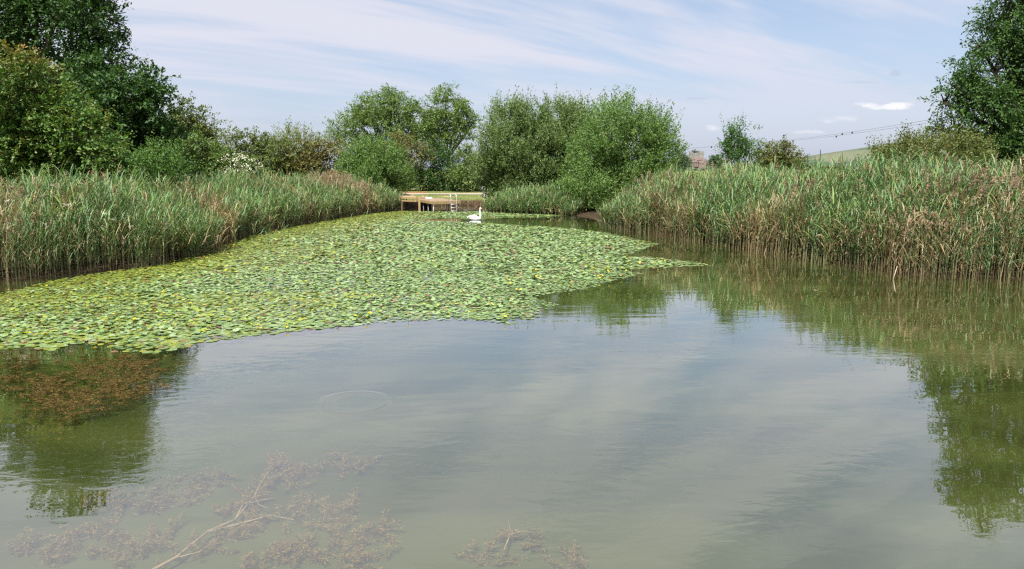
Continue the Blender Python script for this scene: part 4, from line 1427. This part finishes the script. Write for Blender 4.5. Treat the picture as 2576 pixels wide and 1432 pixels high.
    # towel left in a heap on the deck
    tp = at(1062, 499.6, zt)
    rngt = np.random.default_rng(2)
    nu, nv = 26, 14
    V, C = [], []
    for i in range(nu):
        for j in range(nv):
            u, v = i / (nu - 1), j / (nv - 1)
            x, y = (u - 0.25) * 0.95, (v - 0.5) * 0.45
            e = min(u, 1 - u, v, 1 - v) * 6
            h = 0.17 * math.exp(-((u - 0.15) / 0.16) ** 2) + 0.11 * math.exp(-((u - 0.55) / 0.10) ** 2) + 0.10 * math.exp(-((u - 0.8) / 0.09) ** 2)
            h = h * min(1, e) * (0.75 + 0.4 * math.sin(9 * u + 7 * v)) + 0.012 + 0.012 * math.sin(17 * u + 3 * v) * min(1, e)
            V.append((x + 0.03 * math.sin(8 * v), y + 0.05 * math.sin(6 * u), max(0.006, h)))
            blue = 1.0 if u < 0.3 else 0.0
            C.append((0.78 - 0.25 * blue, 0.80 - 0.17 * blue, 0.84))
    F = [(i * nv + j, (i + 1) * nv + j, (i + 1) * nv + j + 1, i * nv + j + 1) for i in range(nu - 1) for j in range(nv - 1)]
    o = obj('towel', mesh_np('towel', V, [np.array(F)], M['cloth'], np.array(C), True), None, (tp[0] + 0.1, tp[1] - 0.1, zt + 0.004))
    tag(o, 'white and pale blue towel heaped at the back of the jetty', 'towel')
    # loose board and the rusty edging on the bank beyond
    b1 = at(1124, 496, 0.3)
    for _ in range(6):
        b1 = at(1124, 496, float(ground_z(b1[:1], b1[1:2])[0]))
    m = MB(); m.box((0, 0, 0.05), (0.75, 0.28, 0.06), 0, (0.55, 0.40, 0.24), 0.005)
    m.box((-0.25, 0, 0.01), (0.08, 0.26, 0.02), 0, (0.42, 0.30, 0.18)); m.box((0.25, 0, 0.01), (0.08, 0.26, 0.02), 0, (0.42, 0.30, 0.18))
    tag(m.build('loose_board', M['wood'], None, loc=(b1[0], b1[1], b1[2] + 0.0)), 'short pale board lying on the bank behind the platform', 'board')
    e0, e1 = at(1022, 486.2, 0.47), at(1073, 485.6, 0.47)
    m = MB()
    d = e1 - e0; rz = math.atan2(d[1], d[0]); c = (e0 + e1) / 2
    m.box((0, 0, 0.06), (np.hypot(d[0], d[1]), 0.14, 0.14), rz, (0.40, 0.17, 0.06), 0.01)
    for f in (-0.4, 0, 0.4):
        m.box((d[0] * f, d[1] * f - 0.1, 0.08), (0.06, 0.05, 0.22), rz, (0.36, 0.18, 0.08))
    tag(m.build('timber_edging', M['wood'], None, loc=c), 'low rusty brown timber edging beside the pale path', 'edging')


build_jetty()


def build_stump():
    p = at(1217, 499, 0.42)
    rng = np.random.default_rng(12)
    m = MB()
    rings = []
    for k, (z, r, dx) in ((k, tuple(0.78 * q for q in t3)) for k, t3 in enumerate(((0, .17, 0), (.25, .15, .01), (.45, .17, .04), (.6, .10, .02), (.85, .11, -.03), (1.0, .2, -.05), (1.2, .24, -.06), (1.36, .12, -.04), (1.4, .03, -.04)))):
        th = np.arange(10) * 2 * math.pi / 10
        rr = r * (1 + 0.18 * np.sin(3 * th + k) + 0.08 * rng.normal(size=10))
        rings.append(np.stack([dx + rr * np.cos(th), rr * np.sin(th) * 0.8, np.full(10, z)], 1))
    m.loft(rings, (0.30, 0.31, 0.33))
    tag(m.build('pale_stump', M['bark'], None, True, loc=(p[0], p[1], 0.4)), 'pale grey knobbly stump half hidden at the left foot of the willows', 'stump')


build_stump()

# ------------------------------------------------------------------ swan
def build_swan():
    p = at(1194, 553.5)
    root = empty('swan', p)
    tag(root, 'white swan with orange bill swimming in the dark channel', 'swan')
    WHT = (0.86, 0.86, 0.84)
    m = MB()
    th = np.arange(16) * 2 * math.pi / 16
    rings = []
    for x, zc, ry, rz in ((-.47, .155, .012, .008), (-.40, .135, .06, .03), (-.30, .11, .12, .075), (-.16, .085, .165, .125), (0, .07, .185, .145), (.14, .065, .175, .13), (.26, .07, .13, .105), (.34, .08, .08, .075), (.375, .09, .03, .035)):
        rings.append(np.stack([np.full(16, x), ry * np.cos(th), zc + rz * np.sin(th)], 1))
    m.loft(rings, WHT)
    m.tube([(.24, 0, .08), (.32, 0, .14), (.345, 0, .24), (.33, 0, .36), (.315, 0, .48), (.31, 0, .58), (.325, 0, .655), (.35, 0, .68)],
           [.10, .088, .066, .050, .042, .040, .043, .040], 12, WHT)
    hr = []
    for x, zc, ry, rz in ((.285, .685, .014, .014), (.30, .69, .036, .036), (.335, .692, .047, .046), (.375, .683, .042, .040), (.41, .668, .028, .026), (.425, .66, .014, .014)):
        hr.append(np.stack([np.full(12, x), ry * np.cos(th[:12] * 16 / 12), zc + rz * np.sin(th[:12] * 16 / 12)], 1))
    m.loft(hr, WHT)
    tmp = m.build('body', M['feather'], root, True)
    rm = tmp.modifiers.new('one_skin', 'REMESH')
    rm.mode = 'VOXEL'; rm.voxel_size = 0.011; rm.use_smooth_shade = True
    sm = tmp.modifiers.new('soften', 'SMOOTH'); sm.iterations = 4
    dg = bpy.context.evaluated_depsgraph_get()
    me = bpy.data.meshes.new_from_object(tmp.evaluated_get(dg))
    a = me.color_attributes.get('Col') or me.color_attributes.new('Col', 'FLOAT_COLOR', 'POINT')
    a.data.foreach_set('color', np.tile((*WHT, 1.0), len(a.data)).astype(np.float32))
    if not me.materials: me.materials.append(M['feather'])
    tmp.modifiers.clear()
    tmp.data = me
    # folded wings, each a raised shell with feather tips
    for s in (-1, 1):
        w = MB()
        rings = []
        for x, zc, ry, rz in ((-.43, .18, .012, .012), (-.33, .185, .04, .05), (-.2, .19, .06, .10), (-.05, .185, .07, .12), (.08, .165, .06, .095), (.17, .13, .03, .045), (.2, .125, .01, .012)):
            rings.append(np.stack([np.full(10, x), s * (0.115 - 0.2 * max(0, -x - .2)) + ry * np.cos(th[:10] * 1.6), zc + rz * np.sin(th[:10] * 1.6)], 1))
        w.loft(rings, WHT)
        w.build('wing', M['feather'], root, True)
    b = MB()
    rings = []
    for x, zc, ry, rz in ((.405, .672, .024, .026), (.44, .652, .02, .02), (.475, .635, .018, .012), (.495, .626, .010, .006)):
        rings.append(np.stack([np.full(8, x), ry * np.cos(th[:8] * 2), zc + rz * np.sin(th[:8] * 2)], 1))
    b.loft(rings, (0.62, 0.22, 0.06))
    b.build('bill', M['feather'], root, True)
    k = MB()
    rings = []
    for x, zc, r in ((.395, .688, .006), (.405, .69, .02), (.422, .686, .021), (.434, .678, .01)):
        rings.append(np.stack([np.full(8, x), r * np.cos(th[:8] * 2), zc + r * np.sin(th[:8] * 2)], 1))
    k.loft(rings, (0.02, 0.02, 0.02))
    k.build('knob', M['dark'], root, True)
    for s in (-1, 1):
        e = MB()
        e.box((.385, s * .041, .692), (.014, .008, .012), 0, (0.01, 0.01, 0.01), 0.003)
        e.build('eye', M['dark'], root)


build_swan()

# ------------------------------------------------------------------ castle, town, power line
def build_castle():
    Y = 1200
    zg = P(1750, 397, Y)[2]
    x0, x1 = P(1733.5, 390, Y)[0], P(1769, 390, Y)[0]
    w = x1 - x0
    root_p = np.array(((x0 + x1) / 2, Y, zg))
    root = empty('castle', root_p)
    tag(root, 'grey stone castle keep on the skyline right of the willows', 'castle')
    ST = (0.26, 0.24, 0.225)
    hz = lambda py: P(1750, py, Y)[2] - zg
    def tower(name, cx, wd, dp, top, n):
        m = MB()
        m.box((cx, 0, top / 2 - 1.5), (wd, dp, top + 3), 0, ST)
        t = m.build(name, M['stone'], root)
        for k in range(n):
            for yy in (-dp / 2 + 0.35, dp / 2 - 0.35):
                c = MB()
                c.box((cx - wd / 2 + (k + 0.5) * wd / n, yy, top + 0.55), (wd / n * 0.55, 0.7, 1.1), 0, ST)
                c.build('merlon', M['stone'], t)
        for k in range(2):
            c = MB()
            c.box((cx + (k - 0.5) * wd * 0.4, -dp / 2 - 0.02, top * 0.62), (0.7, 0.1, 1.8), 0, (0.07, 0.065, 0.06))
            c.build('window', M['stone'], t)
    tower('tower', -w / 2 + w * 0.12, w * 0.24, 7, hz(383.5), 3)
    tower('tower', w / 2 - w * 0.17, w * 0.34, 8, hz(382), 4)
    tower('wall', -w * 0.06, w * 0.42, 5, hz(387), 5)
    rng = np.random.default_rng(6)
    lobes = [(1746, 385.5, 4.5), (1751, 386.5, 4), (1741, 387, 3)]
    make_tree('courtyard_tree', 'small dark tree growing inside the castle walls', 'tree', Y + 8, lobes, 900, 'broad', 'far', None, base=(1746, 397), trunk_r=0.3, size=9, limbs=False)
    G_ = 'town houses under the castle'
    specs = [(1739, 402, 15, 'red roofed brick house at the left end of the town', (0.34, 0.2, 0.15), (0.30, 0.13, 0.085)),
             (1755, 401, 17, 'house with the widest red roof straight below the castle', (0.36, 0.22, 0.16), (0.32, 0.14, 0.09)),
             (1770, 403, 13, 'brown roofed house right of the widest red roof', (0.40, 0.30, 0.24), (0.24, 0.13, 0.10)),
             (1783, 405, 12, 'low red house half hidden by reed tops', (0.36, 0.24, 0.19), (0.30, 0.15, 0.10)),
             (1809, 401, 9, 'white rendered house with a grey roof', (0.78, 0.76, 0.73), (0.20, 0.18, 0.18)),
             (1821, 402, 12, 'taller cream house beside the white house', (0.60, 0.54, 0.46), (0.28, 0.17, 0.13)),
             (1834, 402, 9, 'white gabled house behind the lone sapling', (0.76, 0.74, 0.72), (0.26, 0.16, 0.13)),
             (1746, 406, 12, 'brick house lowest below the castle', (0.33, 0.2, 0.16), (0.28, 0.13, 0.09)),
             (1764, 408, 13, 'pinkish brick house in front of the brown roof', (0.42, 0.28, 0.23), (0.30, 0.14, 0.10))]
    for k, (px, py, wpx, lab, wc, rc) in enumerate(specs):
        Yh = 1140 - 12 * (k % 3) - (14 if k > 6 else 0)
        c = P(px, py, Yh)
        wd = wpx * per_px(Yh)
        dp, hh, rh = 7.0, 4.6 + (k % 3) * 0.7, 2.8
        zb = c[2] - hh - 1.0
        h = empty('house', (c[0], c[1], zb))
        tag(h, lab, 'house', G_)
        m = MB(); m.box((0, 0, hh / 2 - 1.2), (wd, dp, hh + 2.4), 0, tuple(c * 0.42 + 0.06 for c in wc)); m.build('wall', M['stone'], h)  # distance haze put into the wall colour: dulled, then lifted with grey
        m = MB()
        a, b_ = wd / 2 + 0.25, dp / 2 + 0.35
        m.add([(-a, -b_, hh - 0.2), (a, -b_, hh - 0.2), (a, b_, hh - 0.2), (-a, b_, hh - 0.2), (-a, 0, hh + rh), (a, 0, hh + rh)], [(0, 1, 5, 4), (2, 3, 4, 5), (3, 2, 1, 0)], [(0, 4, 3), (1, 2, 5)], (rc[0] * 0.36 + 0.04, rc[1] * 0.45 + 0.045, rc[2] * 0.5 + 0.05))  # haze mixed into the roof colour too, dulled and greyed
        rf = m.build('roof', M['roof'], h)
        m = MB(); m.box((wd * 0.3, 0.6, hh + rh + 0.2), (0.9, 0.9, 2.0), 0, (0.33, 0.18, 0.13)); m.build('chimney', M['stone'], rf)
        for q in (-0.28, 0.05, 0.33):
            m = MB(); m.box((wd * q, -dp / 2 - 0.02, hh * 0.66), (0.95, 0.1, 1.25), 0, (0.06, 0.07, 0.08)); m.build('window', M['dark'], h)


build_castle()


def build_bank_grass():
    rng = np.random.default_rng(55)
    def blades(name, label, pts, hgt, wid, pal, spread):
        n = len(pts)
        d = unit(np.stack([rng.normal(size=n) * spread, rng.normal(size=n) * spread, np.ones(n)], 1))
        s = unit(np.cross(d, rng.normal(size=(n, 3)))) * (wid * (0.6 + 0.8 * rng.random((n, 1))))
        h = hgt * (0.5 + rng.random((n, 1)))
        b = np.column_stack([pts, ground_z(pts[:, 0], pts[:, 1]) - 0.02])
        bend = np.stack([rng.normal(size=n), rng.normal(size=n), np.zeros(n)], 1) * spread * 0.5
        V = np.stack([b - s, b + s, b + d * h * .6 + s * .7, b + d * h * .6 - s * .7, b + (d + bend - (0, 0, .1)) * h], 1).reshape(-1, 3)
        k = np.arange(n) * 5
        pal = np.array(pal)
        C = np.repeat(pal[rng.integers(0, len(pal), n)] * (0.75 + 0.5 * rng.random((n, 1))), 5, 0)
        me = mesh_np(name, V, [np.stack([k, k + 1, k + 2, k + 3], 1), np.stack([k + 3, k + 2, k + 4], 1)], M['reed'], C)
        tag(obj(name, me), label, 'grass', kind='stuff')
    # mown meadow seen through the gap behind the jetty
    q = np.column_stack([rng.uniform(-17, 4, 9000), rng.uniform(66, 90, 9000)])
    q = q[np.abs(q[:, 1] - (77.5 + 0.8 * np.sin(q[:, 0] * 0.11) - 0.06 * q[:, 0])) > 2.0]
    blades('meadow_grass', 'short sunlit meadow grass either side of the pale path', q, 0.10, 0.02, [(0.12, 0.18, 0.04), (0.17, 0.20, 0.06), (0.22, 0.20, 0.09)], 0.5)
    # rough brown growth hanging down the far bank
    q = np.column_stack([rng.uniform(-13, -1.5, 9000), rng.uniform(60, 67, 9000)])
    ok = ~inside(POND, q[:, 0], q[:, 1]) & (edge_dist(POND, q[:, 0], q[:, 1]) < 2.2)
    blades('bank_grass', 'rough reddish brown dry growth on the bank behind the jetty', q[ok], 0.34, 0.016, [(0.17, 0.10, 0.06), (0.22, 0.14, 0.085), (0.12, 0.13, 0.045), (0.15, 0.09, 0.06)], 0.8)


build_bank_grass()


def build_line():
    top = [(1560, 384, 330), (1727, 373.5, 220), (1789, 369, 195), (1919, 358.5, 150), (1994, 351.5, 132), (2118, 336.5, 105), (2329, 304, 72), (2480, 276, 58), (2700, 226, 45)]
    low = [(1560, 385.5, 332), (1727, 374.5, 222), (1789, 370, 197), (1919, 360, 152), (1994, 354.2, 134), (2103, 342.5, 108), (2329, 311, 74), (2480, 286, 60), (2700, 240, 47)]
    root_p = P(1994, 353, 132)
    root = empty('power_line', (root_p[0], root_p[1], 0))
    tag(root, 'thin overhead power line slanting over the right reeds', 'power line')
    sh = np.array((root_p[0], root_p[1], 0))
    for pts in (top, low):
        q = np.array([P(*p) for p in pts])
        tt = np.linspace(0, len(q) - 1, 60)
        Q = np.stack([np.interp(tt, np.arange(len(q)), q[:, k]) for k in range(3)], 1)
        K = np.ones(7) / 7
        for k in range(3):
            Q[3:-3, k] = np.convolve(Q[:, k], K, 'valid')
        m = MB(); m.tube(Q, 0.014, 5, (0.06, 0.06, 0.07)); m.build('wire', M['dark'], root, True, shift=sh)
    rt = top; rl = low
    def mark(line, px):
        a = np.array(line, float)
        py = np.interp(px, a[:, 0], a[:, 1]); Y = np.interp(px, a[:, 0], a[:, 2])
        p = P(px, py + 1.2, Y)
        r = 0.0018 * Y ** 0.9
        m = MB()
        m.tube([p + (0, 0, r * 1.2), p + (0, 0, r * 0.5), p + (0, 0, -r * 0.6), p + (0, 0, -r * 1.3)], [r * 0.3, r * 0.9, r * 0.9, r * 0.35], 8, (0.05, 0.05, 0.055))
        m.build('marker', M['dark'], root, True, shift=sh)
    for px in (1789, 1860, 1919, 2118, 2143): mark(rt, px)
    for px in (1994, 2103, 2269): mark(rl, px)


build_line()
